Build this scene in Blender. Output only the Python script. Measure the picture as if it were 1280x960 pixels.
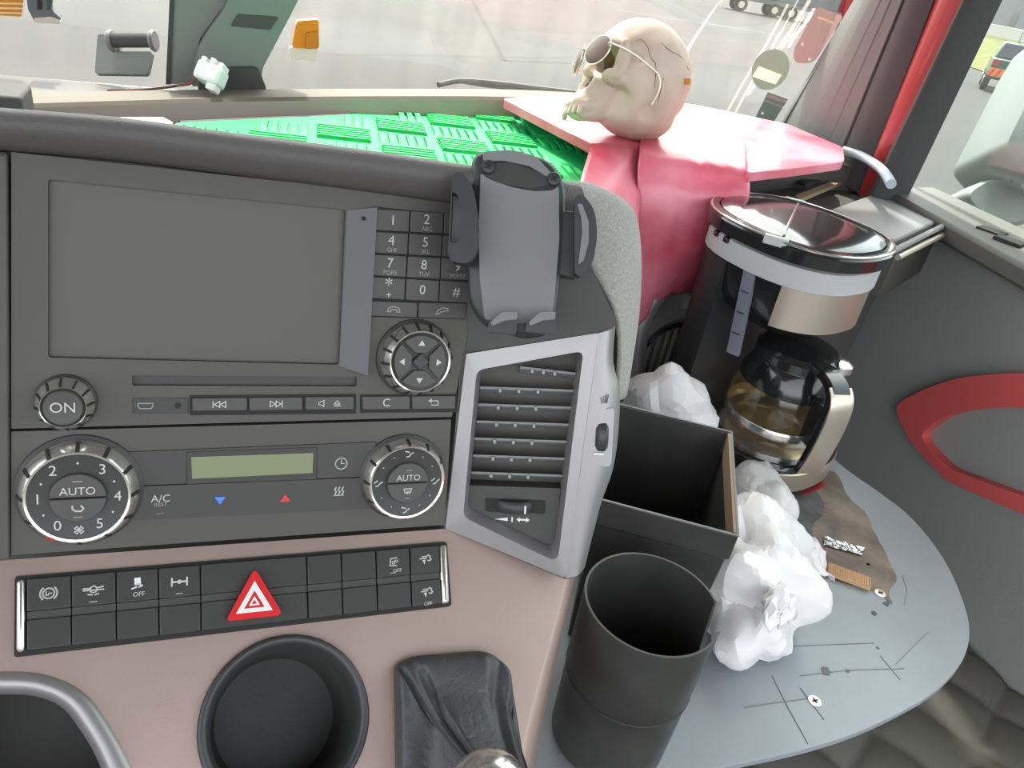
import bpy, bmesh, math, random
from mathutils import Vector as V, Matrix, noise
random.seed(7)
R = math.radians
for o in list(bpy.data.objects): bpy.data.objects.remove(o)
scene = bpy.context.scene
COL = scene.collection

# ---------------------------------------------------------------- camera
FPX, CZ = 960.0, 2.7
yaw, pit, rol = R(25), R(30), R(10.5)
CF = V((math.sin(yaw)*math.cos(pit), math.cos(yaw)*math.cos(pit), -math.sin(pit)))
_r0 = V((math.cos(yaw), -math.sin(yaw), 0)); _u0 = _r0.cross(CF)
CX = _r0*math.cos(rol) + _u0*math.sin(rol)
CU = _u0*math.cos(rol) - _r0*math.sin(rol)
CP = V((0, 0, CZ))
cam = bpy.data.cameras.new('camera'); co = bpy.data.objects.new('camera', cam); COL.objects.link(co)
cam.sensor_fit = 'HORIZONTAL'; cam.sensor_width = 36; cam.lens = 36*FPX/1280
cam.clip_start = .02; cam.clip_end = 2000
m3 = Matrix((CX, CU, -CF)).transposed()
co.matrix_world = Matrix.Translation(CP) @ m3.to_4x4()
scene.camera = co

# ---------------------------------------------------------------- light and exposure
SUN_DIR = V((-.05, -.50, -1.0)).normalized()       # from the sun towards the scene
wd = bpy.data.worlds.new('sky'); scene.world = wd; wd.use_nodes = True
nt = wd.node_tree; bg = nt.nodes['Background']
sky = nt.nodes.new('ShaderNodeTexSky'); sky.sky_type = 'NISHITA'; sky.sun_disc = False
sky.sun_elevation = math.asin(-SUN_DIR.z); sky.sun_rotation = math.atan2(-SUN_DIR.x, -SUN_DIR.y)
sky.air_density = 1.0; sky.dust_density = 4.0; sky.ozone_density = .6
hs = nt.nodes.new('ShaderNodeHueSaturation'); hs.inputs['Saturation'].default_value = .22
nt.links.new(sky.outputs[0], hs.inputs['Color']); nt.links.new(hs.outputs[0], bg.inputs[0])
bg.inputs[1].default_value = .55
sl = bpy.data.lights.new('sun', 'SUN'); sl.energy = 5.0; sl.angle = R(1.5); sl.color = (1, .95, .87)
so = bpy.data.objects.new('sun', sl); COL.objects.link(so)
so.rotation_euler = SUN_DIR.to_track_quat('-Z', 'Y').to_euler(); so.location = (2, 4, 12)
scene.view_settings.view_transform = 'Standard'; scene.view_settings.look = 'None'
scene.view_settings.gamma = 1; scene.view_settings.use_curve_mapping = False
scene.view_settings.exposure = 0.8

# ---------------------------------------------------------------- pixel helpers (placing real things at real depths)
def ray(x, y): return CF + CX*((x-640)/FPX) - CU*((y-480)/FPX)
def at(x, y, d): return CP + ray(x, y)*d
def onz(x, y, z):
    v = ray(x, y); return CP + v*(z/v.z)
def onp(x, y, p0, n):
    v = ray(x, y); return CP + v*((p0-CP).dot(n)/v.dot(n))
def W(x, y, z): return V((x, y, z+CZ))
class Plane:
    def __init__(s, p0, r, dn):
        s.p0 = p0.copy(); s.r = r.normalized(); s.n = s.r.cross(dn).normalized()
        if s.n.dot(CP-p0) < 0: s.n = -s.n
        s.up = s.n.cross(s.r).normalized()
        if s.up.dot(dn) > 0: s.up = -s.up
    def px(s, x, y, h=0): return onp(x, y, s.p0, s.n) + s.n*h
    def off(s, h): return Plane(s.p0+s.n*h, s.r, -s.up)
    def poly(s, pts, h=0): return [s.px(x, y, h) for x, y in pts]

# ---------------------------------------------------------------- materials
def s2l(c): return tuple(((v/255)/12.92 if v/255 <= .04045 else ((v/255+.055)/1.055)**2.4) for v in c)
MATS = {}
def mat(name, col, rough=.5, metal=0, bump=0, bscale=400, var=0, vscale=30, coat=0, spec=.5, trans=0, emis=None, aniso=None, col2=None, alpha=None):
    m = bpy.data.materials.new(name); m.use_nodes = True; n = m.node_tree; L = n.links
    b = n.nodes['Principled BSDF']; c = s2l(col)
    b.inputs['Base Color'].default_value = (*c, 1); b.inputs['Roughness'].default_value = rough
    b.inputs['Metallic'].default_value = metal; b.inputs['Specular IOR Level'].default_value = spec
    b.inputs['Coat Weight'].default_value = coat; b.inputs['Coat Roughness'].default_value = .08
    b.inputs['Transmission Weight'].default_value = trans
    tc = n.nodes.new('ShaderNodeTexCoord')
    if bump:
        t = n.nodes.new('ShaderNodeTexNoise'); t.inputs['Scale'].default_value = bscale; t.inputs['Detail'].default_value = 3
        bn = n.nodes.new('ShaderNodeBump'); bn.inputs['Strength'].default_value = bump; bn.inputs['Distance'].default_value = .002
        L.new(tc.outputs['Object'], t.inputs['Vector']); L.new(t.outputs[0], bn.inputs['Height']); L.new(bn.outputs[0], b.inputs['Normal'])
    if var:
        t2 = n.nodes.new('ShaderNodeTexNoise'); t2.inputs['Scale'].default_value = vscale; t2.inputs['Detail'].default_value = 6
        mp = n.nodes.new('ShaderNodeMapRange'); mp.inputs[1].default_value = .35; mp.inputs[2].default_value = .65
        mx = n.nodes.new('ShaderNodeMix'); mx.data_type = 'RGBA'
        c2 = s2l(col2) if col2 else tuple(v*(1-var) for v in c)
        mx.inputs[6].default_value = (*c, 1); mx.inputs[7].default_value = (*c2, 1)
        L.new(tc.outputs['Object'], t2.inputs['Vector']); L.new(t2.outputs[0], mp.inputs[0]); L.new(mp.outputs[0], mx.inputs[0]); L.new(mx.outputs[2], b.inputs['Base Color'])
    if emis: b.inputs['Emission Color'].default_value = (*s2l(emis[0]), 1); b.inputs['Emission Strength'].default_value = emis[1]
    MATS[name] = m; return m
def glassmat(name, tint, dust=0.0, gloss=.06, dustcol=(235, 230, 220), streak=False, rough=.03):
    m = bpy.data.materials.new(name); m.use_nodes = True; n = m.node_tree; L = n.links
    n.nodes.clear(); out = n.nodes.new('ShaderNodeOutputMaterial')
    tr = n.nodes.new('ShaderNodeBsdfTransparent'); tr.inputs[0].default_value = (*s2l(tint), 1)
    gl = n.nodes.new('ShaderNodeBsdfGlossy'); gl.inputs['Roughness'].default_value = rough
    lw = n.nodes.new('ShaderNodeLayerWeight'); lw.inputs[0].default_value = .35
    mp = n.nodes.new('ShaderNodeMapRange'); mp.inputs[3].default_value = gloss; mp.inputs[4].default_value = .7
    mp.inputs[1].default_value = .3; mp.inputs[2].default_value = 1.0
    mx = n.nodes.new('ShaderNodeMixShader'); L.new(lw.outputs['Facing'], mp.inputs[0]); L.new(mp.outputs[0], mx.inputs[0])
    L.new(tr.outputs[0], mx.inputs[1]); L.new(gl.outputs[0], mx.inputs[2]); last = mx.outputs[0]
    if dust:
        tl = n.nodes.new('ShaderNodeBsdfTranslucent'); tl.inputs[0].default_value = (*s2l(dustcol), 1)
        tc = n.nodes.new('ShaderNodeTexCoord'); mpp = n.nodes.new('ShaderNodeMapping')
        mpp.inputs['Scale'].default_value = (14, 14, 1.5) if streak else (3, 3, 3)
        no = n.nodes.new('ShaderNodeTexNoise'); no.inputs['Scale'].default_value = 2.0; no.inputs['Detail'].default_value = 5
        mr = n.nodes.new('ShaderNodeMapRange'); mr.inputs[1].default_value = .35; mr.inputs[2].default_value = .75
        mr.inputs[3].default_value = dust*.6; mr.inputs[4].default_value = dust*1.6
        L.new(tc.outputs['Object'], mpp.inputs[0]); L.new(mpp.outputs[0], no.inputs['Vector']); L.new(no.outputs[0], mr.inputs[0])
        m2 = n.nodes.new('ShaderNodeMixShader'); L.new(mr.outputs[0], m2.inputs[0]); L.new(last, m2.inputs[1]); L.new(tl.outputs[0], m2.inputs[2]); last = m2.outputs[0]
    L.new(last, out.inputs[0]); MATS[name] = m; return m

mat('dash', (94, 91, 89), .62, bump=.25, bscale=900, spec=.35)
mat('panel', (83, 81, 76), .55, bump=.06, bscale=1500, spec=.35)
mat('panel2', (70, 69, 66), .5, bump=.06, bscale=1500, spec=.35)
mat('bevelgrey', (122, 120, 122), .5, spec=.4)
mat('screen', (84, 82, 75), .38, bump=.03, bscale=2000, spec=.35)
mat('key', (78, 76, 74), .5, spec=.4)
mat('keydark', (60, 60, 58), .45, spec=.4)
mat('groove', (54, 54, 52), .8, spec=.1)
mat('slat', (128, 130, 130), .6)
mat('facet', (92, 91, 93), .5)
mat('black', (54, 55, 56), .42, spec=.5)
mat('blackgloss', (34, 34, 35), .16, coat=.6)
mat('binblack', (64, 64, 61), .38, bump=.05, bscale=250, spec=.45, var=.25, vscale=25)
mat('chrome', (236, 232, 226), .2, metal=.9)
mat('steel', (214, 202, 186), .34, metal=.8, bump=.02, bscale=300)
mat('silver', (172, 151, 142), .42, metal=.55, bump=.04, bscale=1200, var=.1, vscale=12)
mat('silver2', (156, 153, 153), .38, metal=.55, bump=.04, bscale=1200)
mat('white', (220, 220, 216), .5)
mat('ink', (192, 191, 186), .6)
mat('inkdim', (150, 149, 143), .6)
mat('red', (205, 36, 40), .35)
mat('redtri', (205, 60, 55), .5)
mat('blue', (72, 130, 225), .5)
mat('lcd', (124, 132, 96), .4)
mat('fabric', (172, 169, 164), .9, bump=.6, bscale=1400, var=.25, vscale=500)
mat('cream', (94, 86, 76), .7, bump=.05, bscale=300)
mat('creamdark', (150, 140, 130), .75)
mat('tray', (70, 70, 70), .8)
mat('mat_green', (10, 178, 92), .6, spec=.4, var=.2, vscale=60)
mat('film_red', (200, 62, 88), .36, spec=.6, bump=.12, bscale=60, var=.9, vscale=7, col2=(232, 140, 156), coat=.15)
mat('bone', (206, 184, 172), .55, bump=.1, bscale=60, var=.3, vscale=14, col2=(180, 158, 140))
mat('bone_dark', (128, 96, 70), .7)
mat('lens', (104, 76, 66), .35, spec=.3)
mat('tape', (182, 182, 184), .42, bump=.25, bscale=160)
mat('gauge', (118, 120, 132), .3)
mat('tablegrey', (152, 158, 163), .38, bump=.05, bscale=200, var=.22, vscale=5, spec=.5)
mat('residue', (92, 82, 74), .6, bump=.5, bscale=120, var=.45, vscale=26, col2=(134, 118, 104))
mat('residue_dark', (62, 60, 60), .42, bump=.3, bscale=90, var=.4, vscale=22, col2=(96, 96, 98))
mat('foil', (210, 212, 214), .22, metal=1, bump=.9, bscale=220)
mat('card', (196, 158, 118), .8, bump=.3, bscale=300)
mat('wood', (150, 128, 104), .7, bump=.2, bscale=200)
mat('bag', (250, 247, 247), .3, spec=.5)
_b = MATS['bag'].node_tree.nodes['Principled BSDF']; _b.inputs['Subsurface Weight'].default_value = .0
mat('pillar', (118, 122, 118), .7, bump=.1, bscale=500)
mat('pillar_dark', (72, 70, 70), .8)
mat('paint_red', (158, 42, 46), .3, coat=.6)
mat('rubber', (60, 60, 60), .7)
mat('door', (142, 146, 142), .75, bump=.3, bscale=700)
mat('door_red', (204, 86, 84), .6, bump=.15, bscale=900)
mat('mirror_white', (112, 119, 114), .5)
mat('scratch', (122, 127, 132), .5)
mat('trimcap', (176, 186, 196), .3)
mat('floor', (92, 92, 88), .85, bump=.3, bscale=90)
mat('leather', (64, 64, 66), .46, bump=.35, bscale=220, spec=.5)
mat('quilt', (98, 96, 88), .55, bump=.2, bscale=300)
mat('amber', (226, 140, 20), .3, coat=.3)
mat('orange', (200, 128, 30), .5)
mat('clearplastic', (225, 225, 215), .2)
mat('sticker_brown', (136, 112, 108), .55)
mat('sticker_green', (112, 124, 110), .5)
mat('sticker_dark', (78, 90, 82), .5)
mat('cream_label', (240, 226, 180), .6)
mat('roof', (150, 146, 140), .9)
mat('blocker', (40, 40, 40), .4)
mat('asphalt', (43, 42, 41), .9, bump=.3, bscale=40, var=.2, vscale=.35)
mat('asphalt_light', (48, 47, 46), .9, var=.15, vscale=.6)
mat('crack', (36, 35, 35), .95)
mat('paintline', (70, 69, 67), .7)
mat('grass', (66, 78, 22), .95, bump=1, bscale=6, var=.5, vscale=1.2, col2=(92, 88, 34))
mat('car_green', (30, 64, 56), .35, coat=.4)
mat('car_dark', (40, 44, 52), .2, coat=.3)
mat('car_red', (140, 24, 30), .4)
mat('tyre', (30, 30, 30), .85)
mat('lorry_grey', (96, 98, 104), .5)
mat('building', (84, 88, 92), .8)
mat('rail_white', (130, 130, 128), .5)
mat('hedge', (70, 90, 44), .95, bump=1, bscale=4, var=.5, vscale=1)
mat('wire_black', (40, 36, 34), .6); mat('wire_brown', (120, 70, 52), .6); mat('wire_red', (120, 60, 48), .6)
mat('connector', (232, 238, 232), .4)
def translucent(name, f):
    t = MATS[name].node_tree; b = t.nodes['Principled BSDF']; tl = t.nodes.new('ShaderNodeBsdfTranslucent'); tl.inputs[0].default_value = b.inputs['Base Color'].default_value
    mx = t.nodes.new('ShaderNodeMixShader'); mx.inputs[0].default_value = f; out = [x for x in t.nodes if x.type == 'OUTPUT_MATERIAL'][0]
    t.links.new(b.outputs[0], mx.inputs[1]); t.links.new(tl.outputs[0], mx.inputs[2]); t.links.new(mx.outputs[0], out.inputs[0])
for nm_ in ('sticker_brown', 'sticker_green', 'sticker_dark', 'cream_label'): translucent(nm_, .35)
glassmat('windscreen', (244, 246, 242), dust=.02, gloss=.03, streak=True)
glassmat('windscreen_scratch', (255, 255, 255), dust=.13, gloss=.0, streak=True)
glassmat('sideglass', (240, 246, 242), dust=.03, gloss=.03)
glassmat('carafeglass', (236, 226, 206), dust=.28, gloss=.10, dustcol=(226, 210, 176), rough=.06)

# ---------------------------------------------------------------- object helpers
ROOT = {}
def tag(o, label=None, cat=None, group=None, kind=None):
    if label: o['label'] = label
    if cat: o['category'] = cat
    if group: o['group'] = group
    if kind: o['kind'] = kind
    return o
def thing(name, label, cat, loc, group=None, kind=None):
    o = bpy.data.objects.new(name, None); COL.objects.link(o); o.location = loc; o.empty_display_size = .02
    ROOT[o] = V(loc); return tag(o, label, cat, group, kind)
class MB:
    def __init__(s): s.b = bmesh.new()
    def v(s, p): return s.b.verts.new(p)
    def face(s, vs):
        try: return s.b.faces.new(vs)
        except ValueError: return None
    def prism(s, pts, off):
        a = [s.v(p) for p in pts]; c = [s.v(V(p)+off) for p in pts]; n = len(a)
        s.face(a[::-1]); s.face(c)
        for i in range(n): s.face([a[i], a[(i+1) % n], c[(i+1) % n], c[i]])
        return s
    def plate(s, bot, top, holes=()):
        """bot/top: outer loops; holes: list of (bot,top) loops"""
        te, be = [], []
        for (b, t) in [(bot, top)]+list(holes):
            bv = [s.v(p) for p in b]; tv = [s.v(p) for p in t]; n = len(bv)
            for i in range(n):
                s.face([bv[i], bv[(i+1) % n], tv[(i+1) % n], tv[i]])
            te += [s.b.edges.get((tv[i], tv[(i+1) % n])) for i in range(n)]
            be += [s.b.edges.get((bv[i], bv[(i+1) % n])) for i in range(n)]
        bmesh.ops.triangle_fill(s.b, edges=te, use_beauty=True)
        bmesh.ops.triangle_fill(s.b, edges=be, use_beauty=True)
        return s
    def box(s, c, ax, ay, az):      # half-extent vectors
        q = []
        for k in (-1, 1):
            for i, j in ((-1, -1), (1, -1), (1, 1), (-1, 1)): q.append(c+ax*i+ay*j+az*k)
        vs = [s.v(p) for p in q]
        for f in ((3, 2, 1, 0), (4, 5, 6, 7), (0, 1, 5, 4), (1, 2, 6, 5), (2, 3, 7, 6), (3, 0, 4, 7)): s.face([vs[i] for i in f])
        return s
    def lathe(s, c, axis, prof, seg=32, xdir=None, arc=None, sx=1, sy=1):
        """prof: list of (radius, height along axis); arc: (a0,a1) in radians measured from xdir"""
        axis = axis.normalized(); x = (xdir if xdir is not None else axis.orthogonal()); x = (x-axis*x.dot(axis)).normalized(); y = axis.cross(x)
        a0, a1 = arc if arc else (0, 2*math.pi); cl = arc is None; n = seg if cl else seg+1
        rings = []
        for (r, h) in prof:
            if r < 1e-7 and cl: rings.append([s.v(c+axis*h)]); continue
            rings.append([s.v(c+axis*h+x*(r*sx*math.cos(a0+(a1-a0)*i/seg))+y*(r*sy*math.sin(a0+(a1-a0)*i/seg))) for i in range(n)])
        for p, q in zip(rings, rings[1:]):
            m = n if cl else n-1
            for i in range(m):
                j = (i+1) % n
                if len(p) == 1 and len(q) > 1: s.face([p[0], q[j], q[i]])
                elif len(q) == 1 and len(p) > 1: s.face([p[i], p[j], q[0]])
                elif len(p) > 1: s.face([p[i], p[j], q[j], q[i]])
        return s
    def tube(s, path, r, seg=8, caps=True):
        pts = [V(p) for p in path]; n = len(pts); rad = r if isinstance(r, (list, tuple)) else [r]*n
        x = None; rings = []
        for i, p in enumerate(pts):
            t = (pts[min(i+1, n-1)]-pts[max(i-1, 0)]).normalized()
            x = t.orthogonal().normalized() if x is None else (x-t*x.dot(t)).normalized()
            y = t.cross(x)
            rings.append([s.v(p+x*(rad[i]*math.cos(2*math.pi*k/seg))+y*(rad[i]*math.sin(2*math.pi*k/seg))) for k in range(seg)])
        for a, b in zip(rings, rings[1:]):
            for k in range(seg): s.face([a[k], a[(k+1) % seg], b[(k+1) % seg], b[k]])
        if caps: s.face(rings[0][::-1]); s.face(rings[-1])
        return s
    def grid(s, rows, close=False):
        vs = [[s.v(p) for p in r] for r in rows]
        for a, b in zip(vs, vs[1:]):
            m = len(a)
            for i in range(m if close else m-1): s.face([a[i], a[(i+1) % m], b[(i+1) % m], b[i]])
        return vs
    def loft(s, loops, cap0=True, cap1=True):
        vs = s.grid(loops, True)
        if cap0: s.face(vs[0][::-1])
        if cap1: s.face(vs[-1])
        return s
    def stroke(s, pl, c, pts, w, sc, h=.0004):   # flat printed line; pts in local 2D
        P = [c+pl.r*(x*sc)+pl.up*(y*sc) for x, y in pts]
        for a, b in zip(P, P[1:]):
            d = (b-a)
            if d.length < 1e-9: continue
            d.normalize(); q = pl.n.cross(d)*(w*sc/2); e = d*(w*sc/2)
            s.prism([a-q-e, b-q+e, b+q+e, a+q-e], pl.n*h)
        return s
    def fill(s, pl, c, pts, sc, h=.0004):
        s.prism([c+pl.r*(x*sc)+pl.up*(y*sc) for x, y in pts], pl.n*h); return s
    def text(s, pl, c, txt, size, h=.0003):
        cu = bpy.data.curves.new('t', 'FONT'); cu.body = txt; cu.size = size; cu.align_x = 'CENTER'; cu.align_y = 'CENTER'; cu.resolution_u = 3
        o = bpy.data.objects.new('t', cu); COL.objects.link(o)
        dg = bpy.context.evaluated_depsgraph_get(); me = bpy.data.meshes.new_from_object(o.evaluated_get(dg))
        vs = [s.v(c+pl.r*p.co.x+pl.up*p.co.y+pl.n*h) for p in me.vertices]
        for f in me.polygons: s.face([vs[i] for i in f.vertices])
        bpy.data.objects.remove(o); bpy.data.curves.remove(cu); bpy.data.meshes.remove(me); return s
    def build(s, name, m, parent=None, loc=None, smooth=False, bevel=0, seg=2, solid=0, sub=0, merge=0, ang=40):
        if merge: bmesh.ops.remove_doubles(s.b, verts=s.b.verts[:], dist=merge)
        bmesh.ops.recalc_face_normals(s.b, faces=s.b.faces[:])
        if parent is not None: org = ROOT[parent]
        else:
            if loc is None:
                n = max(1, len(s.b.verts)); loc = sum((v.co for v in s.b.verts), V())/n; loc.z = min(v.co.z for v in s.b.verts)
            org = V(loc)
        for v in s.b.verts: v.co -= org
        me = bpy.data.meshes.new(name); s.b.to_mesh(me); s.b.free()
        o = bpy.data.objects.new(name, me); COL.objects.link(o)
        me.materials.append(MATS[m] if isinstance(m, str) else m)
        if parent is not None: o.parent = parent
        else: o.location = org
        ROOT[o] = org
        if smooth:
            for p in me.polygons: p.use_smooth = True
            if ang < 180:
                me.set_sharp_from_angle(angle=R(ang))
        if solid:
            md = o.modifiers.new('solid', 'SOLIDIFY'); md.thickness = solid; md.offset = 0
        if sub:
            md = o.modifiers.new('sub', 'SUBSURF'); md.levels = sub; md.render_levels = sub
        if bevel:
            md = o.modifiers.new('bevel', 'BEVEL'); md.width = bevel; md.segments = seg; md.limit_method = 'ANGLE'; md.angle_limit = R(35)
            for p in me.polygons: p.use_smooth = True
            me.set_sharp_from_angle(angle=R(35))
        return o
def rp(pts, r, seg=5):           # round the corners of a 2D polygon
    out = []; n = len(pts)
    for i in range(n):
        p0, p, p1 = V(pts[i-1]), V(pts[i]), V(pts[(i+1) % n])
        rr = r[i] if isinstance(r, (list, tuple)) else r
        a = (p0-p); b = (p1-p); k = min(rr, a.length*.49, b.length*.49)
        A = p+a.normalized()*k; B = p+b.normalized()*k
        for j in range(seg+1):
            t = j/seg; q = A*(1-t)**2+p*(2*t*(1-t))+B*t*t; out.append((q.x, q.y))
    return out
def cr(pts, n=6, closed=False):   # Catmull-Rom through points of any dimension
    P = [V(p) for p in pts]; m = len(P); out = []
    for i in range(m if closed else m-1):
        p0 = P[(i-1) % m] if closed or i > 0 else P[0]; p1 = P[i]; p2 = P[(i+1) % m]; p3 = P[(i+2) % m] if closed or i+2 < m else P[-1]
        for j in range(n):
            t = j/n
            out.append(.5*((2*p1)+(p2-p0)*t+(2*p0-5*p1+4*p2-p3)*t*t+(3*p1-p0-3*p2+p3)*t**3))
    if not closed: out.append(P[-1])
    return out
def struct(o, label, cat): return tag(o, label, cat, None, 'structure')
def circ(r, n=24, sx=1, sy=1, a0=0, a1=None):
    if a1 is None: return [(r*sx*math.cos(2*math.pi*i/n), r*sy*math.sin(2*math.pi*i/n)) for i in range(n)]
    return [(r*sx*math.cos(a0+(a1-a0)*i/n), r*sy*math.sin(a0+(a1-a0)*i/n)) for i in range(n+1)]

Zv = V((0, 0, 1)); Xv = V((1, 0, 0)); Yv = V((0, 1, 0))
# the main planes of the dash
d1 = ray(2850, 495).normalized(); d2 = ray(40, 5400).normalized()
PA = Plane(at(15, 692, .42), d1, d2)                       # radio and climate face
dB = (V((0, -math.sin(R(52)), -math.cos(R(52)))))
PB = Plane(PA.px(15, 696), d1, dB - d1*dB.dot(d1))         # silver console face
PC = Plane(PA.px(570, 530), (CX - CU*.036), d2)            # side air vent, turned to the driver

TABLE_Z = -.55

# ================================================================ the setting: cab shell
mb = MB(); mb.box(W(0, .2, -1.12), Xv*1.25, Yv*1.2, Zv*.04); struct(mb.build('floor', 'floor'), 'dark cab floor under the shelf', 'floor')
# roof with front header, and an added unseen slab shading the shelf from sun
mb = MB(); mb.prism([W(-1.4, -.9, .80), W(1.12, -.9, .80), W(1.12, 1.02, .80), W(.95, 1.16, .80), W(-1.4, 1.16, .80)], Zv*.06)
struct(mb.build('ceiling', 'roof', bevel=.01), 'pale cab roof lining above the windscreen', 'ceiling')
mb = MB(); mb.prism([W(-1.3, 1.12, .74), W(.98, 1.12, .74), W(.98, 1.30, .66), W(-1.3, 1.30, .66)], Zv*.012)
tag(mb.build('sun_blocker', 'blocker', bevel=.003), 'dark slab added out of view above the windscreen to block sun', 'sun visor')

# windscreen: curved pane from the dash ledge to the header
base_xy = [(-1.3, 1.16), (-.9, 1.21), (-.4, 1.245), (.1, 1.262), (.5, 1.27), (.8, 1.262), (.93, 1.235), (1.0, 1.19)]
bc = cr([(x, y, 0) for x, y in base_xy], 5)
rows = []
for k in range(7):
    t = k/6; rows.append([W(p.x-.02*t, p.y-.19*t, -.27+1.08*t) for p in bc])
mb = MB(); mb.grid(rows); win = mb.build('window_1', 'windscreen', smooth=True, solid=.005)
struct(win, 'slightly dusty curved windscreen glass above the dashboard', 'windscreen')
WS_N = V((0, -.985, -.17)).normalized()
def ws_y(x):
    for a, b in zip(bc, bc[1:]):
        if a.x <= x <= b.x: return a.y+(b.y-a.y)*(x-a.x)/(b.x-a.x)
    return bc[-1].y
def on_ws(px, py, off=.004):     # march the ray until it meets the inner face of the pane
    r = ray(px, py); s = .3
    while s < 3:
        p = CP+r*s; t = (p.z-CZ+.27)/1.08
        if p.y >= ws_y(p.x)-.19*t-off-.003: break
        s += .0015
    return p
# rubber seal at the right edge of the glass
e0, e1 = at(985, 152, 1.385), at(1078, -6, 1.225)
mb = MB(); dd = (e1-e0); mb.tube([e0-dd*.1, e0, e1, e1+dd*3], .006); struct(mb.build('trim_1', 'rubber', smooth=True), 'dark rubber seal along the right edge of the windscreen', 'seal')

# right front pillar: strips of trim, red bodywork and door seal
PX1 = Plane(W(1.0, 0, 0), -Yv, -Zv)
def strip(name, b0, b1, t0, t1, thick, m, label, off=0, bevel=.004, kk=3.2):
    A0, A1, T0, T1 = PX1.px(*b0), PX1.px(*b1), PX1.px(*t0), PX1.px(*t1)
    T0 = A0+(T0-A0)*kk; T1 = A1+(T1-A1)*kk
    A0, A1 = A0-(T0-A0)*.07, A1-(T1-A1)*.07
    o = V((-off, 0, 0)); mb = MB()
    n = 6; La = []; 
    for i in range(n+1):
        f = i/n; bul = V((-math.sin(math.pi*f)*.012, 0, 0))
        La.append((A0.lerp(A1, f)+bul+o, T0.lerp(T1, f)+bul+o))
    loop = [a for a, b in La]+[La[-1][0]+V((thick, 0, 0)), La[0][0]+V((thick, 0, 0))]
    loop2 = [b for a, b in La]+[La[-1][1]+V((thick, 0, 0)), La[0][1]+V((thick, 0, 0))]
    mb.loft([loop, loop2]); return struct(mb.build(name, m, smooth=True, ang=50), label, 'pillar')
strip('trim_2', (985, 150), (1062, 178), (1075, 0), (1135, 0), .05, 'pillar', 'grey inner trim of the right windscreen pillar', .012)
strip('trim_3', (1058, 178), (1092, 202), (1132, 0), (1170, 0), .05, 'pillar_dark', 'dark trim strip along the rear edge of the right windscreen pillar', .004)
strip('trim_4', (1090, 200), (1107, 208), (1168, 0), (1208, 0), .05, 'paint_red', 'red painted body strip beside the right pillar', 0)
strip('trim_5', (1106, 208), (1116, 216), (1206, 0), (1219, 0), .03, 'pillar', 'thin pale strip between the red bodywork and door seal', -.004)
strip('trim_6', (1110, 210), (1125, 224), (1214, 0), (1230, 0), .045, 'rubber', 'thick black rubber door seal behind the red strip', .012)

# passenger door: dark panel with a red pull loop, ledge and pane
PD = Plane(W(1.05, 0, 0), -Yv, -Zv)
prof = [(1.0, -.262), (.86, -.262), (.70, -.268), (.30, -.275), (-.5, -.28), (-.5, -1.08), (.95, -1.08)]
dr = thing('door_1', 'dark passenger door panel with a red pull loop', 'door', W(1.08, .5, -1.08), kind='structure')
mb = MB(); mb.prism([W(1.05, y, z) for y, z in prof], Xv*.07); mb.build('panel', 'door', dr, bevel=.012)
outer = rp([(1128, 506), (1170, 484), (1215, 470), (1280, 465), (1420, 470), (1500, 570), (1420, 690), (1280, 636), (1195, 600), (1150, 552)], 18)
inner = rp([(1162, 543), (1190, 521), (1222, 511), (1280, 508), (1390, 515), (1440, 570), (1390, 650), (1280, 614), (1200, 585), (1176, 562)], 14)
mb = MB(); mb.plate(PD.poly(outer), PD.poly(outer, .022), [(PD.poly(inner), PD.poly(inner, .022))]); tag(mb.build('pull_loop', 'door_red', dr, bevel=.006), 'red trim loop around the door pull')
mb = MB(); mb.plate(PD.poly(inner), PD.poly(inner, .004)); mb.build('pull_recess', 'door', dr)
# ledge with switch insets at the top of the door
led = [W(1.005, .93, -.25), W(1.12, .93, -.245), W(1.12, .35, -.262), W(.985, .35, -.272), W(.985, .62, -.262)]
mb = MB(); mb.prism(led, Zv*-.03); mb.build('ledge', 'panel', dr, bevel=.006)
for k, (x, y) in enumerate([(1240, 289), (1262, 301)]):
    c = onz(x, y, -.2545); mb = MB(); mb.box(c, V((.012, .004, 0)), V((-.006, .017, 0)), Zv*.002); mb.build('ledge_slot', 'groove', dr)
mb = MB(); mb.prism([W(1.075, 1.0, -.27), W(1.075, .9, .78), W(1.075, -.5, .78), W(1.075, -.5, -.29)], Xv*.005)
struct(mb.build('window_2', 'sideglass'), 'clear side window glass of the passenger door', 'window')

# ================================================================ outside
gr = thing('ground', 'pale grey asphalt yard outside the windscreen', 'ground', V((0, 0, 0)), kind='structure')
mb = MB(); mb.grid([[V((x*60-300, y*60-120, 0)) for x in range(21)] for y in range(16)]); mb.build('asphalt', 'asphalt', gr)
def gstrip(pts, w, m, z=.004, name='painted_line'):
    P = [onz(x, y, -CZ) for x, y in pts]; mb = MB(); L = []; Rr = []
    for i, p in enumerate(P):
        t = (P[min(i+1, len(P)-1)]-P[max(i-1, 0)]).normalized(); q = V((-t.y, t.x, 0))*w/2
        L.append(p+q+Zv*z); Rr.append(p-q+Zv*z)
    mb.grid([L, Rr]); return mb.build(name, m, gr)
gstrip([(935, -25), (897, 5), (868, 48), (852, 75), (838, 100), (820, 135)], .15, 'paintline')
gstrip([(560, -60), (593, 5), (612, 40), (630, 76)], .13, 'crack', name='asphalt_crack')
gstrip([(630, 76), (710, 79), (790, 74)], .08, 'crack', name='asphalt_crack')
gstrip([(770, 12), (835, 22), (925, 36), (1000, 48)], .3, 'paintline')
mb = MB(); P = [onz(x, y, -CZ)+Zv*.003 for x, y in [(420, 68), (700, 72), (800, 68), (800, 44), (640, 40), (500, 48), (400, 50)]]
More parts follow.
